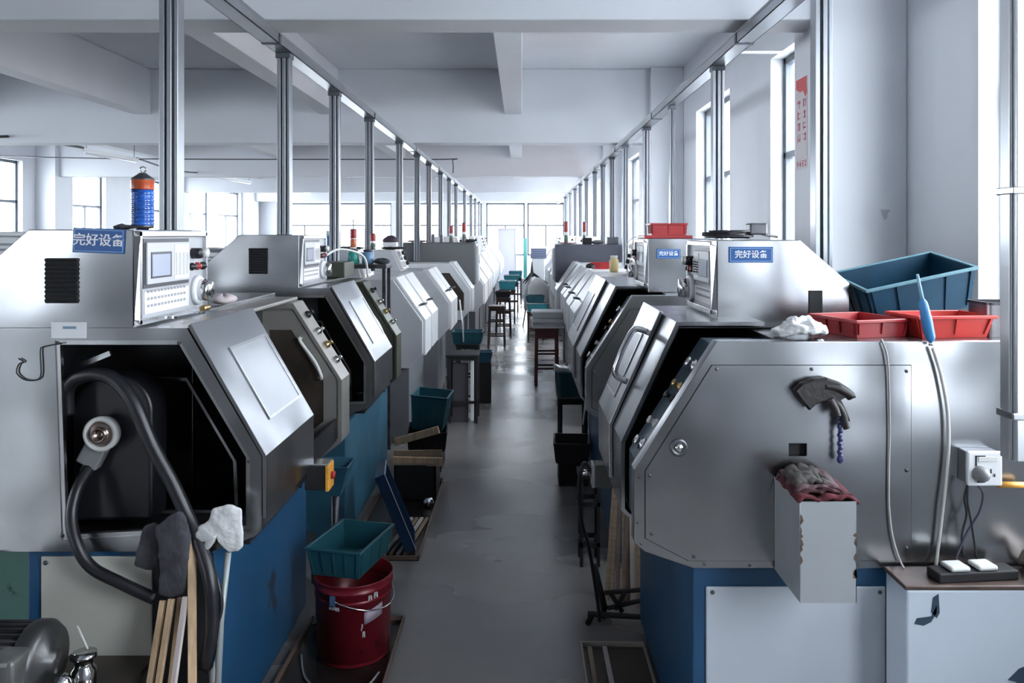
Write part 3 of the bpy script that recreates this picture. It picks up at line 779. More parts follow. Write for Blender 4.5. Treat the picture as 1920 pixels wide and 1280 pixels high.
def post_proto(x, y, label, zb=None, w=.036):
    if zb is None: zb = top_at(x, y)
    h = ZR-zb
    r = thing('drop_post', label, 'post', 'aluminium drop posts under the overhead ducts', loc=(x, y, zb))
    # twin channel section: two lips, a dark groove, rounded nose
    a = MB()
    sec = [(-w, -.03), (-w*.45, -.03), (-w*.45, -.018), (-w*.15, -.018), (-w*.15, -.034), (w*.35, -.034), (w*.35, -.02), (w*.6, -.02), (w*.6, -.03), (w, -.03), (w, .03), (-w, .03)]
    a.prism(sec, 0.0, h, 'z'); a.build('profile', ALU, r, bevel=.0015, seg=1)
    b = MB().box(-w*.44, -w*.16, -.0185, -.017, .01, h-.01).box(w*.36, w*.59, -.0205, -.019, .01, h-.01)
    b.build('groove', ALUD, r)
    MB().box(-w-.006, w+.006, -.04, .036, h-.03, h-.001).build('top_clamp', ALUD, r, bevel=.002)
    return r
offL = [656, 444, 350, 285, 229, 196, 174, 152, 136, 123, 107, 95, 87, 80]
offR = [562, 367, 282, 234, 194, 169, 152, 137, 121, 110, 100, 91, 82]
for i, o in enumerate(offL):
    post_proto(-1.35, 2025/o, 'grey aluminium post under the left duct, %s from the front of the photo' % ordw[i])
p0 = thing
for i, o in enumerate(offR):
    post_proto(1.20, 1800/o, 'grey aluminium post under the right duct, %s from the front of the photo' % ordw[i+1], w=.034 if i != 2 else .02)
dp = thing('drop_post', 'pale aluminium post ending in mid-air at the right edge, nearest of all', 'post', 'aluminium drop posts under the overhead ducts', loc=(1.20, 1.94, 1.107))
MB().box(-.018, .018, -.03, .03, 0, ZR-1.108).box(-.026, -.018, -.015, .025, 0, ZR-1.108).build('profile', mat('bright_aluminium', (.62, .64, .67), .3, .8), dp, bevel=.003)
for z in (.10, .64): MB().box(-.03, .024, -.035, .035, z, z+.018).build('clamp', CHROME, dp, bevel=.003)
# ------------------------------------------------------------------ clutter
F = 1500.
def at(px, py, Y): return Vector(((px-978)*Y/F, Y, H-(py-440)*Y/F))
BUILT = {}
def crate(name, label, cat, w, l, h, m, loc, rot=(0, 0, 0), taper=.88, ribs=4, group=None, lipw=.008, rimm=None):
    """open plastic crate: tapered walls, ribs, rolled rim, floor; base at local z=0"""
    r = thing(name, label, cat, group, loc=loc, rot=rot)
    t = .004; k = taper
    def ring(wx, ly, z): return [(-wx/2, -ly/2, z), (wx/2, -ly/2, z), (wx/2, ly/2, z), (-wx/2, ly/2, z)]
    o0, o1 = ring(w*k, l*k, 0), ring(w, l, h); i1, i0 = ring(w-2*t, l-2*t, h), ring(w*k-2*t, l*k-2*t, t)
    vs = o0+o1+i1+i0; fs = [(3, 2, 1, 0), (12, 13, 14, 15)]
    for a in (0, 4, 8):
        for j in range(4): fs.append((a+j, a+(j+1) % 4, a+4+(j+1) % 4, a+4+j))
    rb = MB().add(vs, fs)
    def rib(x0, y0, x1, y1, nx, ny):
        tx, ty = (0, 1) if nx else (1, 0)
        e = .003; q = .005
        vs = []
        for (x, y, z) in ((x0, y0, .01), (x1, y1, h-.004)):
            for a, c in ((-e, -.001), (e, -.001), (e, q), (-e, q)): vs.append((x+tx*a+nx*c, y+ty*a+ny*c, z))
        rb.add(vs, [(0,1,2,3), (7,6,5,4), (0,4,5,1), (1,5,6,2), (2,6,7,3), (3,7,4,0)])
    for i in range(ribs+1):
        f = -.46+.92*i/ribs
        for sg in (-1, 1):
            rib(f*w*k, sg*l*k/2, f*w, sg*l/2, 0, sg)
            if i < max(3, ribs-1)+1:
                f2 = -.44+.88*i/max(3, ribs-1)
                rib(sg*w*k/2, f2*l*k, sg*w/2, f2*l, sg, 0)
    rb.build('tub', m, r)
    rm = MB(); a = lipw
    rm.box(-w/2-a, w/2+a, -l/2-a, -l/2+t, h-.006, h+.004).box(-w/2-a, w/2+a, l/2-t, l/2+a, h-.006, h+.004)
    rm.box(-w/2-a, -w/2+t, -l/2, l/2, h-.006, h+.004).box(w/2-t, w/2+a, -l/2, l/2, h-.006, h+.004)
    rm.build('rim', rimm or m, r, bevel=.002, seg=1)
    return r
def stick(label, p0, p1, w=.022, t=.012, m=WOOD, group=None, yaw=0, name='wooden_batten', cat='batten'):
    p0, p1 = Vector(p0), Vector(p1); d = p1-p0; L = d.length
    M_ = p0.to_3d(); Q = Matrix.Translation(p0) @ rot_to(d) @ RZ(yaw)
    o = MB().box(-w/2, w/2, -t/2, t/2, 0, L, Q).build(name, m, None, bevel=.0015, seg=1)
    return tag(o, label, cat, group)
def hose(label, pts, r, m, name='hose', cat='hose', n=6, group=None):
    o = MB().tube(smooth_path(pts, n), r, 10).build(name, m)
    return tag(o, label, cat, group)

# ---- near left: hoses, gloves, battens
hose('thick black hose arching over the belt guard of the near left lathe', [at(128, 775, 2.46), at(128, 725, 2.44), at(165, 703, 2.42), at(212, 710, 2.40), at(250, 755, 2.38), at(285, 835, 2.375), at(325, 910, 2.37), at(352, 970, 2.36), at(378, 1030, 2.33), at(396, 1100, 2.30), at(398, 1180, 2.30), at(385, 1250, 2.31)], .021, BLACK)
hose('black cable curving from the spindle sensor down across the cream panel', [at(166, 878, 2.46), at(146, 915, 2.41), at(134, 965, 2.38), at(142, 1015, 2.355), at(170, 1062, 2.35), at(225, 1092, 2.35), at(290, 1122, 2.36)], .0175, BLACK, name='cable', cat='cable')
hose('thin black strand hanging beside the grey rod on the near left lathe', [at(392, 1048, 2.34), at(408, 1090, 2.31), at(415, 1140, 2.30), at(400, 1190, 2.30), at(388, 1262, 2.31)], .006, BLACK, name='cable', cat='cable')

def cloth_patch(name, label, cat, m, outline, Y, th=.012, group=None, puff=.0, sub=2):
    """limp piece hanging: outline in photo-measured points turned into a thick soft slab"""
    pts = [at(a, b, Y) for a, b in outline]
    pts = [q.lerp(pts[(i+1) % len(pts)], t) for i, q in enumerate(pts) for t in (0, .34, .67)]
    cx = sum(p.x for p in pts)/len(pts); cz = sum(p.z for p in pts)/len(pts)
    mb = MB(); n = len(pts)
    rings = []
    for k, e, d in ((1.0, 0, 0), (.97, -th*.7, 1), (.55, -th, 1), (.97, th*.3, -1), (.55, th*.55, -1)): pass
    def ring(k, dy): return [Vector((cx+(p.x-cx)*k, Y+dy, cz+(p.z-cz)*k)) for i, p in enumerate(pts)]
    R_ = [ring(.5, th*.5), ring(.93, th*.42), ring(1, 0), ring(.93, -th*.5), ring(.5, -th*.75-puff)]
    vs = [v for r in R_ for v in r] + [Vector((cx, Y+th*.5, cz)), Vector((cx, Y-th*.85-puff, cz))]
    fs = []
    for a in range(4):
        for i in range(n): fs.append((a*n+i, a*n+(i+1) % n, (a+1)*n+(i+1) % n, (a+1)*n+i))
    for i in range(n): fs += [(5*n, (i+1) % n, i), (5*n+1, 4*n+i, 4*n+(i+1) % n)]
    mb.add(vs, fs, True)
    o = mb.build(name, m, sub=3)
    tx = bpy.data.textures.new('crumple', 'CLOUDS'); tx.noise_scale = .035; tx.noise_depth = 2
    md = o.modifiers.new('Displace', 'DISPLACE'); md.texture = tx; md.strength = max(.010, th*.5); md.mid_level = .5
    return tag(o, label, cat, group)
cloth_patch('work_glove', 'charcoal fabric glove hanging left over the sill of the near left lathe', 'glove', CLOTHD, [(272, 985), (290, 978), (303, 990), (310, 1010), (302, 1060), (285, 1072), (250, 1062), (256, 1035), (262, 1005)], 2.35)
cloth_patch('work_glove', 'long charcoal cloth glove hanging in the middle of the near left lathe sill', 'glove', CLOTHD, [(318, 965), (336, 955), (348, 965), (357, 985), (358, 1010), (355, 1060), (354, 1112), (326, 1122), (297, 1118), (300, 1070), (296, 1020), (290, 985), (305, 975)], 2.315, th=.02)
cloth_patch('work_glove', 'off-white cotton glove draped over the corner of the near left lathe', 'glove', CLOTHW, [(398, 953), (430, 944), (455, 950), (456, 985), (458, 1022), (447, 1034), (432, 1036), (420, 1028), (412, 1016), (421, 1008), (418, 992), (404, 1008), (392, 1030), (384, 1037), (378, 1032), (384, 1014), (372, 1018), (366, 1004), (372, 985), (390, 975)], 2.33, th=.016)
stick('pine batten leaning on the near left lathe, leftmost of the group', at(306, 1125, 2.33), (-1.075, 2.16, .0), .018)
stick('pine batten leaning on the near left lathe, second from the left of the group', at(322, 1122, 2.32), (-1.045, 2.15, .0), .018)
stick('narrow pine batten leaning on the near left lathe, partly behind its neighbours', at(338, 1120, 2.34), (-1.012, 2.20, .0), .014)
stick('pale whitish batten leaning on the near left lathe beside the three pine ones', at(348, 1118, 2.30), (-.985, 2.12, .0), .016, m=mat('pale_batten', (.55, .48, .46), .6, var=.1))
stick('tall upright pine batten standing left of the black hose', at(360, 1010, 2.33), (-.905, 2.20, .0), .024)
stick('short pale batten standing right of the black hose by the blue base', at(392, 1120, 2.36), (-.862, 2.27, .0), .016, m=mat('grey_batten', (.38, .38, .38), .6, var=.1))
tag(MB().tube([at(428, 1035, 2.345), at(414, 1165, 2.31), (-.875, 2.26, 0.0)], .009, 10).build('grey_rod', mat('dull_grey_rod', (.33, .36, .36), .45, .3)), 'thin dull grey metal rod leaning on the blue base of the near left lathe', 'rod')

# ---- warning lights
def beacon(loc, h, r, label, kind=0, g=None, rod=.0):
    t = thing('signal_lamp', label, 'signal lamp', g, loc=loc)
    if kind == 0:
        MB().lathe([(r*.55, 0), (r*.55, .004), (r*.95, .006), (r*.98, h*.10)], 24).build('lamp_base', DMETAL, t)
        b = MB(); n = 9
        pr = []
        for i in range(n):
            z0 = h*.08+i*h*.60/n; pr += [(r*.98, z0), (r*1.0, z0+h*.02), (r*1.0, z0+h*.045), (r*.94, z0+h*.055)]
        MB().lathe(pr+[(r*.95, h*.70)], 28).build('blue_lens', mat('blue_lens', (.02, .10, .42), .15, var=.5, vscale=20, coat=.5), t)
        MB().lathe([(r*1.0, h*.70), (r*1.02, h*.72), (r*1.02, h*.86), (r*1.05, h*.87)], 28).build('orange_band', mat('orange_lens', (.45, .08, .03), .25, var=.3, vscale=20), t)
        MB().lathe([(r*1.05, h*.87), (r*1.0, h*.90), (r*.45, h*.97), (r*.3, h*1.0), (0, h)], 28).build('cap', DMETAL, t)
        MB().tube(smooth_path([(0, 0, h), (-.01, 0, h+.012), (0, 0, h+.02), (.012, 0, h+.012), (.004, 0, h+.002)], 4), .0025, 6).build('hook', CHROME, t)
    else:
        z = 0
        for nm, f, m in ((('lamp_base', .18, DMETAL), ('green_lens', .22, mat('green_lens', (.07, .14, .10), .3)), ('white_lens', .14, WHITE), ('red_lens', .42, REDP), ('cap', .04, DMETAL)) if kind == 1 else
                         (('lamp_base', .08, CREAMW), ('orange_lens', .40, mat('orange_red_lens', (.5, .12, .05), .3)), ('white_lens', .05, WHITE), ('red_lens', .42, REDP), ('cap', .05, DMETAL))):
            MB().lathe([(r*.97, z), (r, z+.002), (r, z+h*f-.002), (r*.97, z+h*f)], 18).build(nm, m, t); z += h*f
        if rod: MB().tube([(0, 0, h), (0, 0, h+rod)], .004, 6).build('hanging_rod', DMETAL, t)
    return t
beacon((-1.26, 2.66, 1.666), .19, .036, 'blue ribbed lamp with orange band standing on the near left cabinet')
tag(cloth_patch('rag', 'small dark rag lying on top of the near left cabinet', 'rag', CLOTHD, [(212, 424), (228, 420), (250, 423), (262, 427), (240, 431), (215, 431)], 2.62, th=.03), 'small dark rag lying on top of the near left cabinet', 'rag')
beacon((-1.27, 5.05, 1.37), .0001+.0, .0001, 'x', 1) if False else None

# ---- orange/black push button box on the left, grey one on the right
bx = thing('push_button_box', 'black box with yellow-orange front hanging from the near left lathe', 'control box', loc=(-.735, 2.94, .72))
MB().box(-.055, .02, -.03, .045, 0, .088).build('housing', BLACKM, bx, bevel=.004)
yf = MB().box(.0205, .034, -.034, .05, -.004, .090).build('front_plate', YEL, bx, bevel=.003)
MB().lathe([(.014, 0), (.014, .012), (0, .014)], 14, T(.034, .01, .045) @ RY(pi/2)).build('push_button', REDP, yf)
MB().box(-.055, .03, -.03, .045, .0885, .096).build('lid', CHROME, bx, bevel=.002)
MB().box(-.075, -.055, -.01, .02, .03, .10).build('bracket', DMETAL, bx)
bx = thing('push_button_box', 'small grey box with dark side hanging from the near right lathe', 'control box', loc=(.32, 3.13, .67))
MB().box(-.035, .045, -.035, .04, 0, .088).build('housing', mat('taupe_box', (.10, .095, .09), .5), bx, bevel=.004)
fp = MB().box(-.048, -.0355, -.035, .04, .0, .088).build('front_plate', mat('pale_box_front', (.45, .46, .47), .45), bx, bevel=.003)
MB().tube([(-.048, 0, .05), (-.085, -.005, .05)], .012, 10).build('spout', CHROME, fp)
MB().box(.0, .03, .0, .03, .088, .13).build('bracket', DMETAL, bx)
hose('black hose hanging from the grey box of the near right lathe', [(.272, 3.125, .72), (.245, 3.12, .76), (.225, 3.12, .70), (.225, 3.13, .60), (.24, 3.15, .50), (.27, 3.2, .40), (.32, 3.35, .10), (.33, 3.4, .01)], .008, BLACK)

# ---- bucket with crate, drip trays
def drip_tray(x0, x1, y0, y1, label, m=None, edge=None, h=.025):
    t = thing('drip_tray', label, 'tray', loc=((x0+x1)/2, (y0+y1)/2, 0))
    w, l = (x1-x0)/2, (y1-y0)/2; e = .006
    MB().box(-w, w, -l, l, 0, .004).build('tray_floor', m or mat('oily_tray', (.035, .028, .025), .25, .4, var=.6, vscale=9), t)
    MB().box(-w, w, -l, -l+e, .004, h).box(-w, w, l-e, l, .004, h).box(-w, -w+e, -l, l, .004, h).box(w-e, w, -l, l, .004, h).build('tray_edge', edge or mat('rusty_edge', (.22, .15, .12), .5, .3, var=.3), t)
    return t
drip_tray(-.90, -.50, 2.15, 3.42, 'rusty-edged oily drip tray under the red bucket')
drip_tray(-.90, -.52, 4.05, 5.35, 'oily drip tray with a pale edge on the aisle side under the leaning blue pan')
bk = thing('bucket', 'dark red metal paint bucket standing on the left drip tray', 'bucket', loc=(-.665, 3.17, .005))
prof = [(.138, 0), (.140, .004), (.146, .30), (.151, .304), (.151, .312), (.147, .316), (.148, .345), (.154, .349), (.154, .357), (.150, .361), (.151, .385), (.156, .389), (.155, .395), (.149, .392), (.143, .02), (0, .012)]
prof = [(r_, z_*.80) for r_, z_ in prof]
MB().lathe(prof, 44).build('pail', REDM, bk)
hb = []
for k in range(17):
    a = pi*k/16; hb.append((.157*cos(a), -.157*sin(a)*.98-.004, .262-.055*sin(a)))
MB().tube([Matrix.Rotation(R(72), 3, 'Z') @ Vector(p) for p in hb], .003, 6).build('wire_handle', CHROME, bk)
for a in (72, 252): MB().box(-.012, .012, -.004, .004, -.02, .02, RZ(R(a)) @ T(.155, -.0, .262) @ RZ(pi/2)).build('handle_lug', CHROME, bk)
mk = MB()
def onpail(ang, z, w, h, r=.1475):
    z *= .8
    return T(r*sin(ang), -r*cos(ang), z) @ RZ(ang), w, h
for ang, z, w, h in ((-.42, .285, .012, .010), (-.31, .287, .014, .012), (-.29+.08, .285, .012, .014), (.62, .33, .016, .018), (.78, .335, .018, .022), (.42, .20, .006, .016), (.46, .16, .010, .022), (.40, .185, .004, .01)):
    Mx, w, h = onpail(ang, z, w, h, .1475 if z < .3 else .1525)
    mk.box(-w/2, -w/6, -.0012, .0008, -h/2, h/2, Mx).box(w/6, w/2, -.0012, .0008, -h/2, h/2, Mx).box(-w/2, w/2, -.0012, .0008, h/4, h/2, Mx).box(-w/2, w/2, -.0012, .0008, -h/8, h/16, Mx)
mk.build('printed_marks', mat('print_white', (.6, .58, .6), .6), bk)
for (ang, z) in ((.75, .245),):
    Mx, w, h = onpail(ang, z, .09, .05, .1462)
    MB().grid(lambda u, v: (.1475*sin(ang+(u-.5)*.55), -.1475*cos(ang+(u-.5)*.55), z*.8+(v-.5)*.045+(u-.5)*.02), 6, 1, th=-.001).build('torn_label', mat('label_mauve', (.42, .36, .44), .5), bk)
crate('plastic_crate', 'teal plastic crate sitting in the mouth of the red bucket', 'crate', .225, .315, .108, TEAL, (-.690, 3.235, .3245), (0, 0, R(-14)), taper=.88, ribs=4)
hose('thin grey cable looping on the drip tray around the red bucket', [(-.86, 3.12, .012), (-.80, 2.96, .01), (-.70, 2.87, .01), (-.58, 2.88, .01), (-.535, 3.0, .01)], .004, mat('grey_cable', (.3, .3, .32), .4), name='cable', cat='cable')
o = tag(MB().lathe([(.01, 0), (.022, .01), (.024, .03), (.012, .04), (0, .041)], 14, T(-.875, 3.35, .03) @ RY(R(75))).build('metal_cup', CHROME), 'small shiny metal cup lying on the drip tray by the blue base', 'cup')

# ---- floor bottom left: motor, pump, green tank
ct = thing('chip_tank', 'low oily dark tank in front of the cream panel at the lower left', 'tank', loc=(-1.40, 2.17, 0))
MB().box(-.40, .30, -.25, .215, 0, .38).build('tank_body', DMETAL, ct, bevel=.01)
MB().box(-.41, .31, -.26, .22, .38, .395).build('lid', mat('oily_lid', (.03, .022, .018), .22, .3, var=.6, vscale=12), ct, bevel=.003)
mt = thing('electric_motor', 'dark finned electric motor on the oily tank at the lower left corner', 'motor', loc=(-1.385, 2.14, .3955))
Mx = T(-.03, 0, .115) @ RY(pi/2)
fins = MB()
for k in range(30):
    a = 2*pi*k/30; fins.box(.080, .100, -.002, .002, -.20, .10, Mx @ RZ(a))
fins.lathe([(.084, -.20), (.084, .10)], 26, Mx); fins.build('finned_housing', DMETAL, mt)
MB().lathe([(.100, .10), (.104, .105), (.104, .135), (.09, .155), (.03, .16), (.03, .175), (0, .175)], 28, Mx).build('end_bell', mat('worn_end_bell', (.06, .06, .062), .35, .6, var=.4), mt)
MB().box(-.20, -.04, -.05, .05, .205, .25).build('terminal_box', DMETAL, mt, bevel=.01)
MB().box(.04, .115, -.15, -.06, .0, .19).build('pump_block', mat('worn_cast', (.20, .20, .20), .35, .6, var=.4, vscale=12), mt, bevel=.012)
MB().box(-.2, .08, -.07, .07, 0, .03).build('motor_foot', DMETAL, mt, bevel=.004)
hose('thin black cable rising behind the motor against the green tank', [(-1.60, 2.20, .60), (-1.57, 2.30, .62), (-1.56, 2.36, .68), (-1.575, 2.40, .70)], .004, BLACK, name='cable', cat='cable')
pm = thing('coolant_pump', 'small shiny pump lying in front of the cream panel at lower left', 'pump', loc=(-1.215, 2.22, .3955))
MB().lathe([(.03, 0), (.032, .01), (.032, .05), (.024, .06), (.024, .08), (.034, .085), (.034, .095), (0, .095)], 22).build('pump_body', CHROME, pm)
MB().lathe([(.026, 0), (.03, .015), (.03, .03), (.018, .035), (.012, .045), (0, .045)], 20, T(-.03, -.045, .04) @ RX(pi/2)).build('valve_wheel', CHROME, pm)
MB().tube([(.0, .02, .095), (-.035, .03, .155)], .003, 6).build('lever', CREAMW, pm)
tk = thing('coolant_tank', 'pale green painted tank standing behind the near left lathe', 'tank', loc=(-2.35, 3.55, 0))
MB().box(-.36, .36, -.3, .4, .04, .66).build('tank_body', GREENP, tk, bevel=.008)
MB().box(-.37, .37, -.31, .41, .66, .68).build('lid', GREENP, tk, bevel=.004)
MB().box(-.05, .10, -.306, -.30, .50, .52).build('paint_scratch', BLACKM, tk)
MB().box(-.3, .3, -.25, .35, 0, .04).build('plinth', DGREY, tk)

# ---- top of the near right lathe
ZT = 1.3455
crate('plastic_tray', 'shallow red plastic tray, left of the two on the near right lathe', 'tray', .185, .215, .05, REDP, (1.040, 2.475, ZT), (0, 0, R(17)), taper=.94, ribs=2)
crate('plastic_tray', 'shallow bright red plastic tray, right of the two under the teal crate', 'tray', .235, .165, .062, ORANGER, (1.275, 2.44, ZT), (0, 0, R(6)), taper=.86, ribs=2)
crate('plastic_crate', 'large tilted teal plastic crate on top of the near right lathe', 'crate', .365, .28, .135, mat('deep_teal_plastic', (.004, .040, .078), .5, var=.2, vscale=7, spec=.3), (1.338, 2.79, 1.395), (R(9), R(-12), R(0)), taper=.88, ribs=4, rimm=mat('teal_rim', (.10, .22, .27), .4))
tin = thing('metal_tin', 'dull square metal tin beside the red trays at the right edge', 'tin', loc=(1.45, 2.44, ZT))
def rr(w, h_, r, n=4):
    out = []
    for cx_, cy_, a0 in ((w-r, h_-r, 0), (-w+r, h_-r, 90), (-w+r, -h_+r, 180), (w-r, -h_+r, 270)):
        for k in range(n+1): a = R(a0+90*k/n); out.append((cx_+r*cos(a), cy_+r*sin(a)))
    return out
MB().plate(rr(.06, .06, .015), [rr(.057, .057, .013)], .004, .095, lambda p, q, t: (p, q, t)).prism(rr(.06, .06, .015), 0, .004, 'z').build('tin_body', mat('scuffed_tin', (.30, .29, .30), .3, .9, var=.35, vscale=15), tin)
MB().plate(rr(.064, .064, .017), [rr(.056, .056, .013)], .095, .103, lambda p, q, t: (p, q, t)).build('rolled_rim', DMETAL, tin)
MB().prism([(-.012, .058), (.022, .062), (.004, .02)], -.0625, -.0605, 'y').build('torn_label', WHITE, tin)
gun = thing('brush', 'blue-handled long-nozzle brush standing before the red trays', 'brush', loc=(1.132, 2.262, 1.345))
A_ = at(1738, 638, 2.262)-Vector((1.132, 2.262, 1.345)); B_ = at(1729, 560, 2.25)-Vector((1.132, 2.262, 1.345)); C_ = at(1720, 514, 2.245)-Vector((1.132, 2.262, 1.345))
A_ = at(1746, 640, 2.262)-Vector((1.132, 2.262, 1.345))
MB().tube([A_, A_.lerp(B_, .1), A_.lerp(B_, .5), A_.lerp(B_, .9), B_], [.008, .0135, .015, .012, .006], 12).build('handle', BLUEPL, gun)
MB().tube([B_, C_], [.006, .004], 8).build('nozzle', mat('pale_blue_nozzle', (.25, .45, .62), .4), gun)
MB().tube([A_-Vector((.001, 0, .012)), A_], .006, 10).build('ferrule', CHROME, gun)
hose('pale hose running down the right lathe end from the blue handle', [at(1749, 652, 2.262), at(1765, 705, 2.262), at(1777, 775, 2.262), at(1778, 850, 2.262), at(1768, 950, 2.262), at(1757, 1040, 2.262), at(1752, 1088, 2.245)], .0048, mat('pale_hose', (.50, .49, .47), .45))
hose('thin pale cable looping down the panel seam of the near right lathe', [at(1652, 638, 2.33), at(1655, 641, 2.272), at(1665, 680, 2.268), at(1668, 800, 2.268), at(1667, 950, 2.268), at(1680, 1030, 2.262), at(1706, 1078, 2.25), at(1748, 1087, 2.235)], .0028, mat('pale_cable', (.46, .44, .43), .45), name='cable', cat='cable')
cloth_patch('work_glove', 'crumpled off-white glove lying on the near right lathe top', 'glove', CLOTHW, [(1448, 618), (1470, 600), (1500, 594), (1530, 600), (1550, 612), (1548, 624), (1530, 628), (1500, 622), (1470, 628), (1450, 630)], 2.37, th=.07)
def spanner(label, loc, rz, L=.16, m=CHROME):
    r = thing('spanner', label, 'spanner', loc=loc, rot=(0, 0, rz))
    MB().box(-L/2+.015, L/2-.012, -.006, .006, 0, .006).build('shank', m, r, bevel=.002)
    MB().plate(rr(.017, .015, .009), [rr(.009, .008, .005)], 0, .008, lambda p, q, t: (p+L/2, q, t)).build('ring_end', m, r)
    MB().plate([(-.02, -.016), (-.004, -.016), (.006, -.006), (.006, .006), (-.004, .016), (-.02, .016), (-.02, .008), (-.008, .004), (-.008, -.004), (-.02, -.008)], [], 0, .008, lambda p, q, t: (p-L/2+.012, q, t)).build('open_end', m, r)
    return r
spanner('chrome ring spanner on the ledge left of the white glove', (.70, 2.40, 1.3255), R(8), .2)
spanner('chrome spanner lying under the white glove near the red tray', (.80, 2.37, 1.3255), R(-5), .26)
spanner('small dark spanner on the deck below the near right operating panel', (.62, 2.70, ZT), R(50), .14, DMETAL)
spanner('dark spanner with open jaw at the door corner of the near right lathe', (.555, 2.88, ZT), R(15), .13, DMETAL)
tag(MB().lathe([(.012, 0), (.014, .003), (.014, .03), (.010, .034), (0, .034)], 16, T(.86, 2.30, ZT-.0225+.014) @ RX(-pi/2)).build('steel_bush', CHROME), 'small shiny steel bush lying by the left red tray', 'bush')
# things on the near right cabinet top
cb = thing('cable_coil', 'dark coiled cable lying on the near right cabinet', 'cable', loc=(.78, 2.92, 1.632))
pts = []
for k in range(60):
    a = k*.42; pts.append((-.03+.075*cos(a)+.02*sin(k), .04*sin(a), .008+.0004*k))
MB().tube(pts+[(.1, .0, .02), (.16, .02, .01)], .005, 6).build('coil', BLACK, cb)
MB().box(.045, .11, -.03, .03, .018, .06).build('plug_block', DMETAL, cb, bevel=.006)
# red box on second right cabinet
crate('plastic_tray', 'dark red plastic tray standing on the second right cabinet', 'tray', .19, .15, .062, REDP, (.80, 4.42, 1.647), (0, 0, 0), taper=.97, ribs=2)
tag(MB().box(.66, .92, 4.30, 4.56, 1.6305, 1.6465).build('red_board', REDP, None, bevel=.003), 'thin dark red board under the red tray on the second right cabinet', 'board')

# ---- on the end panel of the near right lathe
gv = thing('leather_glove', 'dark leather glove hanging with drooping fingers on the near right lathe end', 'glove', loc=(.86, 2.26, 1.17))
def lump(pts, radii, m, name, par, n=12):
    return MB().tube(smooth_path(pts, 5), radii, n)
def local(px, py, Y): return at(px, py, Y)-Vector((.86, 2.26, 1.17))
outl = [(1487, 731), (1500, 717), (1522, 709), (1548, 707), (1572, 715), (1592, 728), (1602, 738), (1603, 745), (1596, 746), (1582, 745), (1575, 748), (1584, 765), (1592, 784), (1592, 789), (1587, 788), (1576, 775), (1571, 757), (1558, 752), (1540, 752), (1528, 758), (1516, 768), (1500, 750)]
pts = [local(a, b, 2.255) for a, b in outl]; n = len(pts)
c_ = Vector((sum(p.x for p in pts)/n, 0, sum(p.z for p in pts)/n))
mb = MB()
import itertools
def rg(k, dy):
    out = []
    for i, p in enumerate(pts):
        q0, q1 = pts[i-1], pts[(i+1) % n]; tdir = (q1-q0).normalized(); nn = Vector((tdir.z, 0, -tdir.x))
        out.append(Vector((p.x, -.005+dy, p.z)) - nn*k)
    return out
# inward normal check
a_ = rg(.004, 0); ins = sum(((p-c_).length < (q-c_).length) for p, q in zip(a_, pts))
sg_ = 1 if ins > n/2 else -1
loops = [rg(0, .008), rg(0, -.006), rg(.005*sg_, -.016)]
vs = [v for l in loops for v in l]; fs = [tuple(range(n))]
for a in range(2):
    for i in range(n): fs.append((a*n+i, a*n+(i+1) % n, (a+1)*n+(i+1) % n, (a+1)*n+i))
fs.append(tuple(range(3*n-1, 2*n-1, -1)))
mb.add(vs, fs, False); mb.build('palm', LEATHER, gv, bevel=.004, seg=3)
MB().tube(smooth_path([local(1545, 724, 2.249), local(1572, 728, 2.246), local(1590, 738, 2.246), local(1597, 745, 2.247)], 4), [.012]*4+[.0135]*8+[.008], 12).build('thumb', LEATHER, gv)
MB().tube(smooth_path([local(1560, 748, 2.25), local(1572, 760, 2.245), local(1581, 778, 2.245), local(1585, 795, 2.245), local(1588, 802, 2.245)], 4), .0105, 12).build('drooping_finger', LEATHER, gv)
MB().tube(smooth_path([local(1556, 748, 2.24), local(1566, 766, 2.235), local(1570, 780, 2.235)], 4), .0105, 12).build('drooping_finger', LEATHER, gv)
MB().lathe([(.004, 0), (.004, .03), (0, .031)], 10, T(*(local(1545, 712, 2.275))) @ RX(pi/2)).build('hook', DMETAL, gv)
ch = thing('chain', 'dark blue twisted chain hanging from the leather glove', 'chain', loc=at(1575, 855, 2.25))
bb = at(1575, 855, 2.25)
top = at(1575, 760, 2.25)-bb
for i in range(13):
    z = top.z*i/12
    MB().ball((.0015*(-1)**i, 0, z), (.0075, .006, .008), None, 8).build('chain_link', mat('chain_blue', (.02, .025, .10), .35) if i == 0 else bpy.data.materials['chain_blue'], ch)
MB().ball((0, 0, -.008), (.010, .006, .013), None, 10).build('chain_end', bpy.data.materials['chain_blue'], ch)
# grey scrap box with rags
sb = thing('scrap_box', 'scuffed grey sheet-metal box hung on the near right lathe end', 'box', loc=(.792, 2.17, .70))
w_, d_, h_ = .073, .105, .262
GBX = mat('scuffed_grey_box', (.36, .38, .40), .45, .3, var=.08, stain=(.12, .11, .10), stain_amt=-.2, stain_scale=8)
MB().box(-w_, w_, -d_, -d_+.004, 0, h_).box(-w_, w_, d_-.004, d_, 0, h_).box(-w_, -w_+.004, -d_, d_, 0, h_).box(w_-.004, w_, -d_, d_, 0, h_).box(-w_, w_, -d_, d_, 0, .004).build('box_shell', GBX, sb, bevel=.002)
ed = MB(); rnd = random.Random(3)
for k in range(16):
    z = rnd.uniform(.01, h_-.03); hh = rnd.uniform(.008, .03); ww = rnd.uniform(.004, .011); e = rnd.choice((-1, 1))
    ed.prism([(e*w_, z), (e*(w_-ww), z+hh*.4), (e*(w_-ww*.6), z+hh*.8), (e*w_, z+hh)], -d_-.0012, -d_, 'y')
ed.build('rust_stain', mat('rust_chip', (.10, .07, .05), .7), sb)
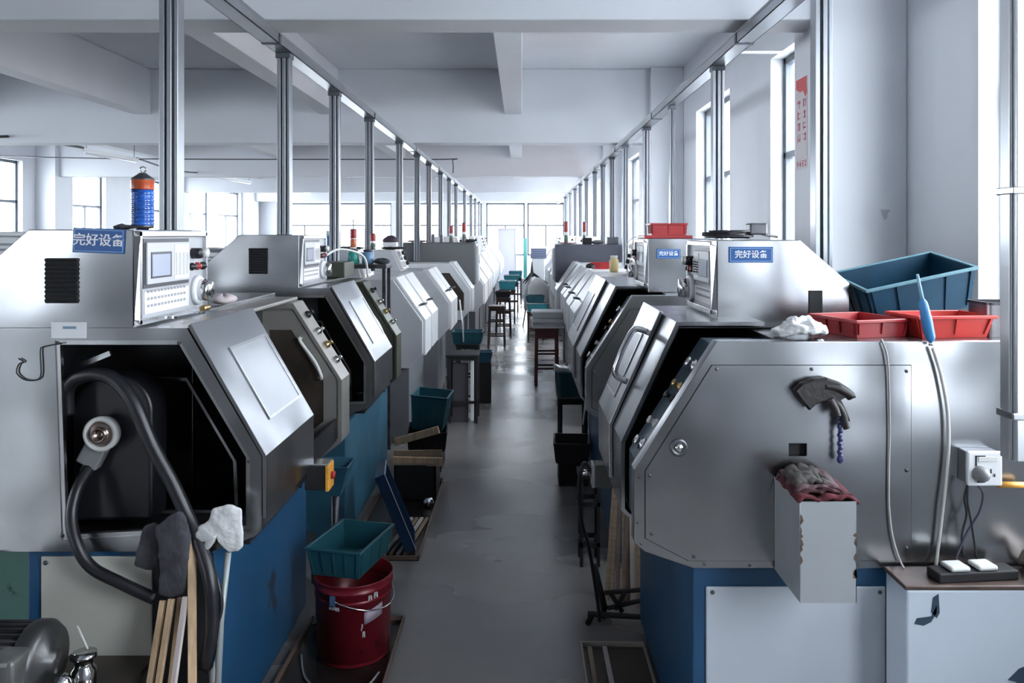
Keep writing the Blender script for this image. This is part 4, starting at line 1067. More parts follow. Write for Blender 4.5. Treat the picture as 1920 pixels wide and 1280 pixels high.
RAGS = [('rag', 'dark red folded rag lowest on the grey scrap box', mat('rag_red', (.09, .012, .018), .9, var=.3, vscale=20), 0, .0, .0),
        ('rag', 'brownish red rag folded in the middle of the rag pile', mat('rag_maroon', (.06, .018, .024), .9, var=.3, vscale=20), .018, .02, .3),
        ('rag', 'mauve grey rag on top of the rag pile', mat('rag_mauve', (.11, .06, .07), .9, var=.3, vscale=20), .034, .035, .7),
        ('rag', 'grey brown crumpled rag at the back left of the rag pile', mat('rag_grey', (.07, .062, .06), .9, var=.3, vscale=20), .050, .055, 1.3)]
for nm, lb, mm, dz, dy, ph in RAGS:
    def f(u, v, dz=dz, dy=dy, ph=ph):
        from mathutils import noise as NZ
        q = Vector((u*4.2+ph*7, v*3.1+ph*3, ph*5)); d = NZ.noise(q); e2 = NZ.noise(q*2.3)
        x0, x1 = .792-.074+ph*.012, .792+.078-ph*.03
        return (x0+(x1-x0)*u+.006*NZ.noise(Vector((v*6, ph*9, 1))), 2.064+dy+(.185-dy)*v+.007*NZ.noise(Vector((u*9, ph*4, 2))), .966+dz*.42+.013*d+.004*e2-.010*(2*u-1)**6+.004*v*(1+ph))
    o = MB().grid(f, 30, 20, True, .008).build(nm, mm); tag(o, lb, 'rag')

# socket with plug and leads
so = thing('wall_socket', 'white switched socket box fixed on the near right lathe end', 'socket', loc=(1.288, 2.28, 1.0))
MB().box(-.046, .046, -.045, -.001, -.045, .045).build('back_box', STEEL_D, so, bevel=.003)
fp = MB().box(-.048, .048, -.058, -.0455, -.048, .048).build('face_plate', WHITE, so, bevel=.004)
MB().box(-.020, .034, -.0605, -.058, .020, .034).build('rocker_switch', CREAMW, fp, bevel=.002)
MB().box(-.028, -.024, -.0595, -.058, .008, .036).box(-.028, -.0, -.0595, -.058, .034, .037).build('printed_mark', BLACKM, fp)
MB().box(.014, .017, -.0595, -.058, -.012, .0).box(.024, .027, -.0595, -.058, -.022, -.014).build('socket_slots', BLACKM, fp)
pl = thing('plug', 'grey plug pushed into the white socket', 'plug', loc=(1.272, 2.2215, .988))
MB().lathe([(.021, 0), (.021, .010), (.016, .026), (.007, .034), (0, .035)], 18, T(0, 0, 0) @ RX(pi/2)).build('plug_body', mat('grey_plug', (.2, .2, .21), .4), pl)
MB().box(-.004, .004, -.02, -.004, -.02, -.012).build('cord_grip', BLACK, pl)
hose('black lead hanging from the plug to the power strip, right one', [(1.275, 2.21, .968), at(1830, 905, 2.23), at(1843, 925, 2.24), at(1836, 960, 2.24), at(1812, 1000, 2.24), at(1790, 1052, 2.23)], .003, mat('violet_black_lead', (.05, .045, .08), .4), name='cable', cat='cable')
hose('black lead hanging from the socket bottom, bent to the left', [at(1818, 898, 2.245), at(1808, 930, 2.245), at(1812, 965, 2.245), at(1803, 1005, 2.245), at(1808, 1045, 2.235)], .003, BLACK, name='cable', cat='cable')
hose('black lead hanging from the socket bottom, straight to the right', [at(1815, 898, 2.242), at(1814, 940, 2.238), at(1822, 985, 2.24), at(1832, 1050, 2.235)], .003, BLACK, name='cable', cat='cable')
# peeling white cabinet in the lower right corner with power strip and rags on top
pc = thing('steel_cabinet', 'white steel cabinet with peeling paint in the lower right corner', 'cabinet', loc=(1.30, 2.2, 0))
MB().box(-.27, .07, -.06, .065, 0, .70).build('cabinet_body', PEEL, pc, bevel=.006)
MB().box(.078, .25, -.05, .065, 0, .70).build('side_door', PEEL, pc, bevel=.006)
MB().prism([(-.25, .61), (-.243, .625), (-.205, .63), (-.19, .66), (-.19, .64), (-.205, .615), (-.225, .605)], -.0612, -.06, 'y').prism([(-.19, .625), (-.205, .64), (-.20, .68), (-.185, .69), (-.182, .64)], -.0612, -.06, 'y').build('bare_patch', mat('bare_patch', (.03, .055, .09), .5), pc)
MB().prism([(-.27, .40), (-.05, .405), (.02, .39), (.065, .365), (.065, .30), (-.18, .30), (-.19, .39), (-.27, .395)], -.0612, -.06, 'y').build('bare_patch', mat('blue_patch', (.12, .19, .27), .45, var=.3), pc)
MB().prism([(.0, .46), (.03, .49), (.055, .50), (.06, .55), (.066, .55), (.066, .43), (.05, .44), (.02, .455)], -.0612, -.06, 'y').build('bare_patch', bpy.data.materials['bare_patch'], pc)
MB().prism([(.085, .36), (.095, .50), (.115, .60), (.10, .63), (.085, .6)], -.0512, -.05, 'y').prism([(.08, .66), (.10, .69), (.15, .695), (.12, .66), (.10, .64)], -.0512, -.05, 'y').build('bare_patch', bpy.data.materials['bare_patch'], pc)
lid = MB().box(-.275, .255, -.062, .067, .70, .712).build('cabinet_top', mat('brown_top', (.09, .06, .05), .45, .2, var=.6, vscale=10), pc, bevel=.003)
ps = thing('power_strip', 'off-white power strip lying on the peeling cabinet', 'power strip', loc=(1.22, 2.19, .712), rot=(0, 0, R(6)))
MB().box(-.10, .13, -.03, .03, .0, .026).build('strip_body', BLACKM, ps, bevel=.004)
for k in (-.035, .045): MB().box(k-.028, k+.028, -.027, .027, .026, .040).build('adapter', CREAMW, ps, bevel=.006)
f = lambda u, v: (1.40+.16*u, 2.15+.11*v, .735+.022*sin(7*u+3*v)+.015*sin(11*v)+.035*u*v)
tag(MB().grid(f, 16, 10, True, .01).build('rag', mat('rag_pinkish', (.42, .36, .32), .9, var=.25, vscale=12)), 'pale pinkish rag heaped on the peeling cabinet beside the power strip', 'rag')
tag(MB().tube([at(1870, 908, 2.25), at(1925, 909, 2.25)], .0085, 10).build('yellow_handle', YEL), 'yellow tool handle sticking in from the right edge', 'handle')

# ---- between and beyond the right lathes
for k, (bx_, tx_, mm) in enumerate(((.385, .46, WOODG), (.405, .47, WOODG), (.43, .48, mat('grey_brown_batten', (.17, .12, .10), .6, var=.3)), (.455, .50, WOODG), (.475, .505, bpy.data.materials['grey_brown_batten']), (.50, .53, mat('pale_board', (.50, .42, .37), .6, var=.1)), (.525, .545, WOODG))):
    lab = ['leftmost thin brown batten of the bundle leaning behind the near right lathe', 'second brown batten from the left in the bundle behind the near right lathe', 'third batten from the left in the bundle, grey brown', 'middle brown batten of the bundle, fourth from the left', 'fifth batten from the left in the bundle, dark grey brown', 'widest pale board of the bundle beside the blue base', 'rightmost brown batten of the bundle, next to the blue base'][k]
    stick(lab, (bx_, 3.62-.012*k, 0.0), (tx_, 3.86, .62), .020 if k != 5 else .03, .009, mm)
# black folding frame on the floor beside the near right base
fs_ = thing('folding_frame', 'black folded metal frame standing by the near right base', 'metal frame', loc=(.40, 3.42, 0))
def bar(a, b, r=.010, nm='bar', m=BLACKM): return MB().tube([a, b], r, 8).build(nm, m, fs_)
bar((-.09, 0, .24), (-.045, .0, .05), .014); bar((-.12, -.03, .045), (.13, -.03, .03), .012); bar((-.045, 0, .12), (.12, .03, .12)); bar((-.03, 0, .055), (.12, .03, .075))
bar((-.02, .0, .12), (.03, 0, .04)); bar((.0, 0, .05), (.04, 0, .12)); bar((-.12, -.03, .0), (-.10, -.03, .045), .012); bar((.12, -.03, .0), (.12, -.03, .045), .012); bar((-.045, .03, 0), (-.045, .03, .06), .012)
drip_tray(.235, .49, 2.5, 3.2, 'brown drip tray on the floor beside the near right base', mat('brown_tray', (.06, .045, .035), .4, .2, var=.4), mat('pale_edge', (.34, .30, .26), .5))
stick('pale wooden strip lying in the brown drip tray', (.265, 2.55, .012), (.27, 3.18, .012), .018, .010, WOODG)
stick('second pale wooden strip lying beside the first in the brown drip tray', (.33, 2.55, .012), (.33, 3.18, .012), .018, .010, bpy.data.materials['pale_batten'])

def stool(label, loc, w, d, h, m, group=None, rz=0, apron=.05, rails=(.12,), leg=.014, seat=True, splay=.0, tilt=0):
    r = thing('wooden_stool' if m in (DWOOD, RWOOD) else 'metal_stool', label, 'stool', group, loc=loc, rot=(0, 0, rz))
    if seat: MB().box(-w/2-.01, w/2+.01, -d/2-.01, d/2+.01, h-.022, h).build('seat', m, r, bevel=.005)
    ap = MB(); z1 = h-.022; z0 = z1-apron
    if apron:
        for sg in (-1, 1):
            ap.box(-w/2+.01, w/2-.01, sg*(d/2-.012)-.006, sg*(d/2-.012)+.006, z0, z1); ap.box(sg*(w/2-.012)-.006, sg*(w/2-.012)+.006, -d/2+.01, d/2-.01, z0, z1)
        ap.build('apron', m, r)
    for sx_ in (-1, 1):
        for sy in (-1, 1):
            x1, y1 = sx_*(w/2-leg), sy*(d/2-leg); x0_, y0_ = x1+sx_*splay, y1+sy*splay
            vs = [(x0_+a, y0_+b, 0) for a, b in ((-leg, -leg), (leg, -leg), (leg, leg), (-leg, leg))]+[(x1+a, y1+b, z1) for a, b in ((-leg, -leg), (leg, -leg), (leg, leg), (-leg, leg))]
            MB().add(vs, [(3,2,1,0), (4,5,6,7), (0,1,5,4), (1,2,6,5), (2,3,7,6), (3,0,4,7)]).build('leg', m, r, bevel=.002, seg=1)
    for zr in rails:
        e = splay*(1-zr/h); q = MB()
        for sg in (-1, 1):
            q.box(-w/2, w/2, sg*(d/2-leg+e)-.008, sg*(d/2-leg+e)+.008, zr, zr+.022)
            q.box(sg*(w/2-leg+e)-.008, sg*(w/2-leg+e)+.008, -d/2, d/2, zr, zr+.022)
        q.build('stretcher', m, r)
    return r
# red-brown stool with boards on the right
stool('red-brown wooden stool under the stack of pale boards on the right', (.275, 8.85, 0), .25, .26, .63, RWOOD, apron=.09, rails=(.18, .34), leg=.017, splay=.01)
zz = .6305
for k, (dx, rz_, th_, mm) in enumerate(((0, 2, .028, PAPER), (.01, -3, .03, mat('grey_boards', (.40, .41, .43), .6, var=.1)), (-.005, 4, .045, PAPER), (.005, 0, .05, bpy.data.materials['grey_boards']), (-.01, -2, .03, PAPER))):
    o = MB().box(-.175, .175, -.15, .15, 0, th_).build('foam_board', mm, None, bevel=.008)
    o.location = (.29+dx, 8.85, zz); o.rotation_euler = (0, 0, R(rz_)); zz += th_+.0005
    tag(o, ['pale board lowest in the stack on the red-brown stool', 'grey board second from the bottom of the stack on the red-brown stool', 'thick pale board in the middle of the stack on the red-brown stool', 'thick grey board second from the top of the stack on the red-brown stool', 'pale board topmost in the stack on the red-brown stool'][k], 'board')
# black stool with teal tub and black crate (right)
stool('black metal stool carrying a teal tub in the right row', (.36, 5.68, 0), .20, .24, .52, BLACKM, apron=.03, rails=(.13,), leg=.012)
crate('plastic_tub', 'deep teal plastic tub on the black stool in the right row', 'tub', .21, .24, .17, TEAL, (.36, 5.68, .52), (0, 0, R(4)), taper=.92, ribs=3)
tag(cloth_patch('cloth', 'pale cloth hanging over the teal tub on the right', 'cloth', CLOTHW, [(1036, 682), (1060, 688), (1085, 683), (1088, 690), (1062, 697), (1040, 694)], 5.62, th=.08), 'pale cloth lying over the teal tub on the right', 'cloth')
crate('plastic_crate', 'black plastic crate on the lower rails of the black stool', 'crate', .23, .27, .13, BLACK, (.335, 5.35, .155), (0, 0, R(-3)), taper=.9)
bxs = tag(MB().box(.245, .44, 5.25, 5.46, .0, .154).build('wooden_box', BLACKM, None, bevel=.004), 'low black box on the floor under the black crate on the right', 'box')
hose('white curved hose hanging beside the teal tub on the right', [(.40, 5.5, .69), (.43, 5.47, .6), (.435, 5.45, .5), (.42, 5.44, .36)], .008, WHITE)
# black folding seat seen behind the grey box
stool('low black metal stool beside the second right lathe, behind the grey box', (.34, 4.04, 0), .10, .14, .46, BLACKM, apron=.02, rails=(.10, .30), leg=.008)

# ---- left aisle side between lathes
fn = thing('funnel', 'blue-teal plastic funnel hanging between the first two left lathes', 'funnel', loc=(-.885, 3.80, .42))
MB().add([(-.03, -.04, 0), (.03, -.04, 0), (.03, .04, 0), (-.03, .04, 0), (-.08, -.09, .15), (.08, -.09, .15), (.08, .09, .15), (-.08, .09, .15), (-.07, -.08, .15), (.07, -.08, .15), (.07, .08, .15), (-.07, .08, .15), (-.02, -.03, .01), (.02, -.03, .01), (.02, .03, .01), (-.02, .03, .01)],
    [(3, 2, 1, 0)]+[(j, (j+1) % 4, 4+(j+1) % 4, 4+j) for j in range(4)]+[(4+j, 4+(j+1) % 4, 8+(j+1) % 4, 8+j) for j in range(4)]+[(8+j, 8+(j+1) % 4, 12+(j+1) % 4, 12+j) for j in range(4)]+[(12, 13, 14, 15)]).build('bowl', TEALP, fn, bevel=.003)
MB().tube([(0, 0, .0), (0, 0, -.42)], .018, 10).build('spout', DMETAL, fn)
MB().box(-.09, -.082, -.03, .03, .05, .28).build('bracket', TEALP, fn)

sp_ = thing('metal_pan', 'dark blue metal pan leaning against the second left lathe', 'pan', loc=(-.60, 4.20, .03), rot=(0, R(-22), R(8)))
PANB = mat('navy_pan', (.010, .035, .085), .35, .3, var=.3)
MB().box(-.006, .0, -.13, .13, 0, .42).build('pan_floor', PANB, sp_)
MB().box(0, .045, -.13, -.124, 0, .42).box(0, .045, .124, .13, 0, .42).box(0, .045, -.13, .13, 0, .006).box(0, .045, -.13, .13, .414, .42).build('pan_wall', PANB, sp_)
MB().box(.045, .048, -.132, -.122, 0, .42).box(.045, .048, -.13, .13, .412, .422).build('pan_lip', mat('pale_lip', (.4, .42, .45), .4, .5), sp_)
for k in range(4):
    stick(['pale batten lying in the second drip tray, nearest the aisle edge', 'pale batten lying in the second drip tray, second from the aisle edge', 'brown batten lying in the second drip tray, third from the aisle edge', 'pale batten lying in the second drip tray, next to the pan foot'][k], (-.60-.035*k, 4.10, .012), (-.545-.03*k, 4.62, .015), .02, .012, (WOODG, bpy.data.materials['pale_batten'])[k % 2])
bkx = thing('dark_crate', 'open black box carrying pine boards beside the second left lathe', 'box', loc=(-.66, 5.05, .004))
MB().box(-.13, .13, -.10, -.09, 0, .22).box(-.13, .13, .13, .14, 0, .22).box(-.13, -.12, -.1, .14, 0, .22).box(.12, .13, -.1, .14, .0, .22).box(-.13, .13, -.1, .14, 0, .01).build('box_shell', BLACKM, bkx)
MB().box(-.132, .134, -.106, -.098, .222, .232).build('box_rim', mat('rim_brown', (.28, .22, .18), .6), bkx)
stick('weathered pine board lying across the black box, lower one', (-.80, 4.98, .245), (-.49, 4.95, .245), .05, .02, WOOD, yaw=pi/2, name='wooden_board', cat='board')
stick('pine board with a broken end lying on the lower board', (-.80, 5.02, .268), (-.50, 5.03, .268), .06, .014, WOODG, yaw=pi/2, name='wooden_board', cat='board')
tag(MB().lathe([(.03, 0), (.034, .03), (.02, .05), (0, .05)], 14, T(-.565, 4.85, .008)).build('metal_cup', CHROME), 'small shiny cup on the second drip tray by the black box', 'cup')
tag(MB().box(-.80, -.56, 5.55, 5.86, .0, .14).build('storage_box', BLACKM, None, bevel=.005), 'black storage box on the floor under the dark crate left', 'box')
crate('plastic_crate', 'black plastic crate below the teal crate in the left row', 'crate', .27, .34, .13, BLACK, (-.67, 5.72, .141), (0, 0, R(4)), taper=.92)
crate('plastic_crate', 'tall teal plastic tub by the third left lathe', 'crate', .25, .30, .24, TEAL, (-.66, 5.75, .276), (0, R(5), R(-3)), taper=.84, ribs=3)
stick('long split pine board propped on the black crates in the left row', (-.86, 5.45, .24), (-.56, 5.42, .33), .05, .018, WOOD, yaw=pi/2, name='wooden_board', cat='board')
stool('black metal bench stool beside the third left lathe', (-.52, 7.15, 0), .27, .30, .60, BLACKM, apron=.03, rails=(.17,), leg=.016)
tag(MB().box(-.61, -.47, 7.05, 7.075, 0, .52).build('grey_board', mat('violet_grey_board', (.10, .09, .11), .4, .4), None, bevel=.003), 'dark violet-grey plate leaning inside the black bench stool', 'plate')
tag(MB().box(-.455, -.425, 7.10, 7.13, 0, .54).build('white_board', WHITE, None, bevel=.003), 'narrow white board standing inside the black bench stool', 'board')
crate('plastic_bowl', 'small dark blue bowl beside the bench stool on the left', 'bowl', .14, .14, .10, mat('navy_plastic', (.015, .06, .10), .4), (-.36, 7.9, .40), (0, 0, 0), taper=.75, ribs=2)
tag(MB().box(-.42, -.30, 7.84, 7.96, 0, .3995).build('metal_stand', BLACKM, None, bevel=.003), 'narrow black stand under the small dark blue bowl', 'stand')
crate('plastic_crate', 'teal ribbed crate on a black stand behind the bench stool', 'crate', .30, .24, .12, TEAL, (-.55, 8.2, .545), (0, 0, 0), taper=.9, ribs=6)
stool('black metal stand under the teal ribbed crate on the left', (-.55, 8.2, 0), .22, .22, .545, BLACKM, apron=.03, rails=(.2,), leg=.014)
hose('white thin hose hanging from the fourth left lathe into the teal crate', [(-.62, 8.0, 1.0), (-.60, 7.96, .85), (-.585, 7.95, .75), (-.59, 8.1, .56)], .008, WHITE)
stool('dark wooden stool in the left row nearest the aisle', (-.37, 11.9, 0), .23, .25, .60, DWOOD, apron=.05, rails=(.15, .36), leg=.015, splay=.02)
stool('dark wooden stool half hidden behind the nearest wooden stool on the left', (-.30, 13.2, 0), .23, .25, .62, DWOOD, apron=.05, rails=(.15, .36), leg=.015, splay=.02)
crate('plastic_crate', 'black crate lying on the hindmost dark wooden stool', 'crate', .24, .22, .10, BLACK, (-.31, 13.2, .62), (0, 0, 0))
# far teal stools, crates, racks
xs = [(-.27, 15.2, 'nearest'), (-.22, 17.3, 'second'), (-.15, 19.4, 'farthest')]
for k, (x_, y_, wd) in enumerate(xs):
    stool('slim teal topped stool far down the left side, %s of three' % wd, (x_, y_, 0), .30, .3, .62, bpy.data.materials['dark_brown_wood'], apron=.06, rails=(.2,), leg=.014)
    crate('plastic_crate', 'teal crate on the far left stool, %s of three' % wd, 'crate', .32, .28, .16, TEAL2, (x_, y_, .62), (0, 0, 0), rimm=CREAMW)
stool('dark stool with teal tubs on the far right side', (.22, 12.6, 0), .26, .26, .45, DWOOD, apron=.05, rails=(.15,), leg=.015)
crate('plastic_tub', 'bright teal tub, lower one on the far right dark stool', 'tub', .33, .26, .13, TEAL2, (.25, 12.6, .45), rimm=CREAMW)
crate('plastic_tub', 'teal tub stacked on top of the lower one far right', 'tub', .27, .24, .11, TEAL, (.21, 12.6, .586), (0, 0, R(5)))
# black parasol-like folded stand and white sack far right
fr_ = thing('folded_stand', 'black folded tripod stand with grey bag in the far right aisle', 'stand', loc=(.19, 14.6, 0))
for a in range(3):
    an = R(90+120*a); MB().tube([(0, 0, 1.02), (.19*cos(an), .19*sin(an), 0)], .012, 6).build('leg', BLACKM, fr_)
    MB().tube([(0, 0, .95), (.30*cos(an+.6), .2*sin(an+.6), .76)], [.03, .006], 6).build('arm', BLACKM, fr_)
MB().tube([(0, 0, .8), (0, 0, 1.16)], [.045, .006], 8).build('pole', BLACKM, fr_)
MB().lathe([(.14, .28), (.15, .32), (.14, .6), (.05, .88), (0, .89)], 16).build('hanging_bag', mat('grey_bag', (.42, .42, .45), .8), fr_)
sk = MB().lathe([(.15, 0), (.19, .08), (.20, .45), (.17, .75), (.06, .88), (0, .89)], 20, T(.29, 13.95, .0) @ Matrix.Diagonal((1, 1, 1.02, 1))).build('white_sack', CREAMW)
tag(sk, 'tall rounded white sack standing by the far right lathe', 'sack')
rk = thing('louvred_cabinet', 'white cabinet with dark blue louvres near the far wall', 'cabinet', loc=(.36, 17.6-.4, 0))
# far wall dressing
sd = thing('roller_shutter', 'pale lilac-grey shutter panel standing before the far wall', 'shutter', loc=(-.48, 26.6, 0))
MB().box(-.27, .27, 0, .06, 0, 1.82).build('shutter_panel', mat('lilac_grey', (.50, .50, .58), .5), sd)
MB().box(-.29, -.27, -.01, .07, 0, 1.84).box(.27, .29, -.01, .07, 0, 1.84).box(-.29, .29, -.01, .07, 1.82, 1.86).build('shutter_frame', mat('lilac_frame', (.38, .38, .45), .5), sd)
MB().box(-.13, .13, -.2, .2, 0, 1.15).build('cabinet_body', WHITE, rk, bevel=.01)
lv = MB().box(-.165, .165, -.22, .22, 1.15, 1.36).build('louvre_box', mat('slate_blue', (.13, .15, .22), .45), rk)
q = MB()
for i in range(4): q.box(-.155, .155, -.228, -.22, 1.17+i*.048, 1.18+i*.048)
q.build('louvres', mat('louvre_blue', (.25, .3, .45), .4), lv)
tl = thing('upright_strip', 'slim turquoise upright strip standing at the end of the aisle', 'post', loc=(.10, 22.0, 0))
MB().box(-.045, .045, -.03, .03, .45, 1.55).build('turquoise_strip', mat('turquoise', (.15, .55, .50), .5), tl)
MB().box(-.15, .15, -.1, .1, 0, .45).build('foot', WHITE, tl)
MB().tube([(0, 0, 1.55), (0, 0, 1.95)], .02, 6).build('top_rod', WHITE, tl)
# ------------------------------------------------------------------ small things on the far cabinets and tops
def blob(name, label, cat, m, loc, r, rot=0, group=None):
    mb = MB(); rnd = random.Random(hash(label) % 1000 if False else len(label))
    n = 14
    f = lambda u, v: (loc[0]+r[0]*sin(pi*max(.02, min(.98, v)))*cos(2*pi*u)*(1+.12*sin(6*u*pi+len(label))), loc[1]+r[1]*sin(pi*max(.02, min(.98, v)))*sin(2*pi*u), loc[2]+r[2]*.98*(1-cos(pi*v))*(1+.15*sin(9*u*pi))/1)
    mb.grid(f, 20, 8, True)
    return tag(mb.build(name, m), label, cat, group)
# left, on L3 / L4 tops and between
# bench behind the left row carrying clutter
wb = thing('work_bench', 'narrow steel bench carrying bottles behind the second left lathe', 'bench', loc=(-1.42, 6.04, 0))
MB().box(-.35, .42, -.13, .13, 1.40, 1.43).build('bench_top', DMETAL, wb, bevel=.004)
for sx_ in (-.33, .40):
    for sy in (-.11, .11): MB().box(sx_-.012, sx_+.012, sy-.012, sy+.012, 0, 1.40).build('leg', DMETAL, wb)
beacon((-1.27, 6.04, 1.545), .15, .024, 'red and orange signal lamp on the teal jar behind the second left lathe', 2, rod=.07)
def jar(label, loc, r, h, m, lid=DMETAL, name='jar', cat='jar'):
    t = thing(name, label, cat, loc=loc)
    MB().lathe([(r*.8, 0), (r, h*.08), (r, h*.7), (r*.7, h*.82), (r*.7, h*.85)], 18).build('jar_body', m, t)
    MB().lathe([(r*.78, h*.85), (r*.78, h*1.0), (0, h)], 18).build('lid', lid, t)
    return t
jar('teal green jar under the red and orange lamp', (-1.27, 6.04, 1.43), .045, .114, mat('teal_green', (.03, .28, .24), .35))
jar('blue plastic bottle beside the second left cabinet panel', (-1.44, 6.04, 1.43), .045, .25, mat('bottle_blue', (.02, .10, .32), .25), lid=mat('pale_cyan', (.45, .62, .68), .3), name='bottle', cat='bottle')
jar('grey-blue jar to the right of the teal green jar', (-1.16, 6.04, 1.43), .045, .11, mat('jar_greyblue', (.12, .22, .36), .4))
blob('rag', 'dark tangled rag on the bench behind the second left lathe', 'rag', mat('rag_dark', (.03, .035, .045), .9), (-1.06, 6.04, 1.43), (.06, .07, .02))
# L3 top
blob('rag', 'black rag heap lying on the third left cabinet', 'rag', BLACKM, (-1.42, 6.5, 1.53), (.14, .1, .012))
beacon((-1.20, 6.46, 1.53), .13, .022, 'small red-topped signal lamp on the third left cabinet', 1)
# L4 top
blob('rag', 'black cloth spread on the fourth left cabinet', 'rag', BLACKM, (-1.32, 8.15, 1.50), (.13, .12, .014))
wbx = thing('capped_tray', 'white tray with dark purple cap on the fourth left cabinet', 'tray', loc=(-1.34, 8.18, 1.526))
MB().box(-.07, .07, -.07, .07, 0, .05).build('tray_body', WHITE, wbx, bevel=.006)
MB().lathe([(.085, .05), (.08, .08), (.03, .115), (0, .12)], 14, Matrix.Identity(4)).build('cap', mat('purple_cap', (.05, .03, .05), .7), wbx)
# on wide left cabinet
for k, (x_, lab, kd, hh, oz) in enumerate(((-.76, 'red, white and green signal lamp on the wide left cabinet, right one', 1, .26, 0), (-.93, 'red-topped signal lamp on the wide left cabinet, left one', 1, .22, 0))):
    beacon((x_, 10.55, 1.55), hh, .027, lab, kd)
blob('rag', 'dark rags along the top of the wide left cabinet, right heap', 'rag', mat('rag_black2', (.03, .03, .035), .9), (-.70, 10.62, 1.55), (.11, .08, .02))
blob('rag', 'brownish rag lying on the left part of the wide left cabinet', 'rag', mat('rag_brown', (.12, .08, .08), .9), (-1.38, 10.6, 1.55), (.14, .1, .014))
for k, (x_, hh) in enumerate(((-1.17, .11), (-1.06, .10))):
    tag(MB().box(x_-.02, x_+.02, 10.55, 10.6, 1.55, 1.55+hh).build('small_box', DGREY, None, bevel=.003), ['left of two narrow dark boxes standing on the wide left cabinet', 'right of two narrow dark boxes standing on the wide left cabinet'][k], 'box')
# on wide right cabinet
beacon((.585, 10.55, 1.525), .30, .026, 'tall dark red signal lamp on the wide right cabinet', 1)
beacon((.83, 10.6, 1.525), .30, .022, 'red-topped signal lamp on the wide right cabinet, right of the tall one', 1)
tag(MB().box(.80, .92, 10.45, 10.6, 1.525, 1.61).build('dark_box', BLACKM, None, bevel=.01), 'black box on the wide right cabinet, left of two', 'box')
tag(MB().box(1.12, 1.27, 10.45, 10.6, 1.525, 1.62).build('dark_box', DGREY, None, bevel=.008), 'dark grey box on the wide right cabinet, right of two', 'box')
blob('rag', 'grey rag heap between the black boxes on the wide right cabinet', 'rag', mat('rag_grey2', (.16, .16, .17), .9), (1.0, 10.55, 1.525), (.08, .07, .025))
blob('rag', 'pinkish rag on the left end of the wide right cabinet', 'rag', mat('rag_pink', (.45, .3, .28), .9), (.60, 10.62, 1.525), (.13, .08, .012))
# third / fourth right lathes: red tray, yellow bottle, fan, black box
crate('plastic_tray', 'dark red tray on the fourth right lathe', 'tray', .20, .18, .065, REDP, (.86, 8.75, 1.2785), (0, 0, R(-8)), taper=.97, ribs=2)
jar('yellow cream bottle between the red tray and the fan', (.99, 8.2, 1.30-.01), .05, .17, mat('cream_yellow', (.62, .48, .22), .45), lid=CREAMW, name='bottle', cat='bottle') if False else None
yb = jar('cream yellow bottle beside the dark red tray', (.895, 7.75, 1.2885), .045, .16, mat('cream_yellow', (.62, .50, .25), .45), lid=CREAMW, name='bottle', cat='bottle')
fan = thing('desk_fan', 'pale caged fan standing on the third right lathe', 'fan', loc=(1.15, 7.8, 1.2885), rot=(0, 0, R(-25)))
MB().lathe([(.08, 0), (.08, .02), (.02, .03), (.015, .10)], 18).build('fan_base', CREAMW, fan)
for rr_ in (.13, .09, .05):
    pts_ = [(rr_*cos(2*pi*k/28), -.05+.35*(.13-rr_), .21+rr_*sin(2*pi*k/28)) for k in range(29)]
    MB().tube(pts_, .005, 6).build('cage_ring', mat('fan_cage', (.45, .47, .43), .4), fan)
MB().lathe([(.035, -.05), (.035, .06), (0, .07)], 16, T(0, 0, .21) @ RX(pi/2)).build('fan_motor', DGREY, fan)
for k in range(4): MB().box(-.02, .02, -.012, -.008, .02, .115, T(0, 0, .21) @ RY(pi/2*k+.4)).build('blade', CREAMW, fan)
tag(MB().box(.96, 1.11, 6.85, 7.0, 1.2885, 1.39).build('dark_box', BLACKM, None, bevel=.004), 'black box on the third right lathe below the second cabinet panel', 'box')
crate('cardboard_box', 'small open black crate beside the operating panel on the third right lathe', 'crate', .16, .14, .09, BLACK, (.86, 6.95, 1.301)) if False else None
blob('rag', 'dark cloth bundle hanging by the long door window, third right lathe', 'rag', BLACKM, (.74, 8.55, 1.2785), (.05, .1, .03))
# deck things on the left lathe behind the panel
blob('rag', 'pinkish white rag on the deck right of the near left handwheel', 'rag', mat('rag_palepink', (.55, .48, .50), .9), (-1.20, 3.22, 1.37), (.05, .06, .02))
spanner('small steel spanner on the deck under the near left operating panel', (-1.10, 2.62, 1.384), R(80), .16)
tag(MB().lathe([(.010, 0), (.010, .05), (.007, .06), (0, .06)], 12, T(-1.11, 2.78, 1.394) @ RX(-pi/2)).build('brass_bit', BRASS), 'short brass fitting lying on the deck below the near left panel', 'fitting')
hose('white cable arching from the second left operating panel to the rear', [(-1.16, 4.70, 1.52), (-1.12, 4.85, 1.56), (-1.06, 5.0, 1.55), (-1.0, 5.1, 1.50), (-.99, 5.15, 1.38)], .007, CREAMW, name='cable', cat='cable')
tag(MB().box(-1.55, -1.15, 5.20, 5.50, 1.371, 1.47).build('dark_box', OLIVE, None, bevel=.006), 'dark olive box on the deck right of the second left cabinet', 'box')
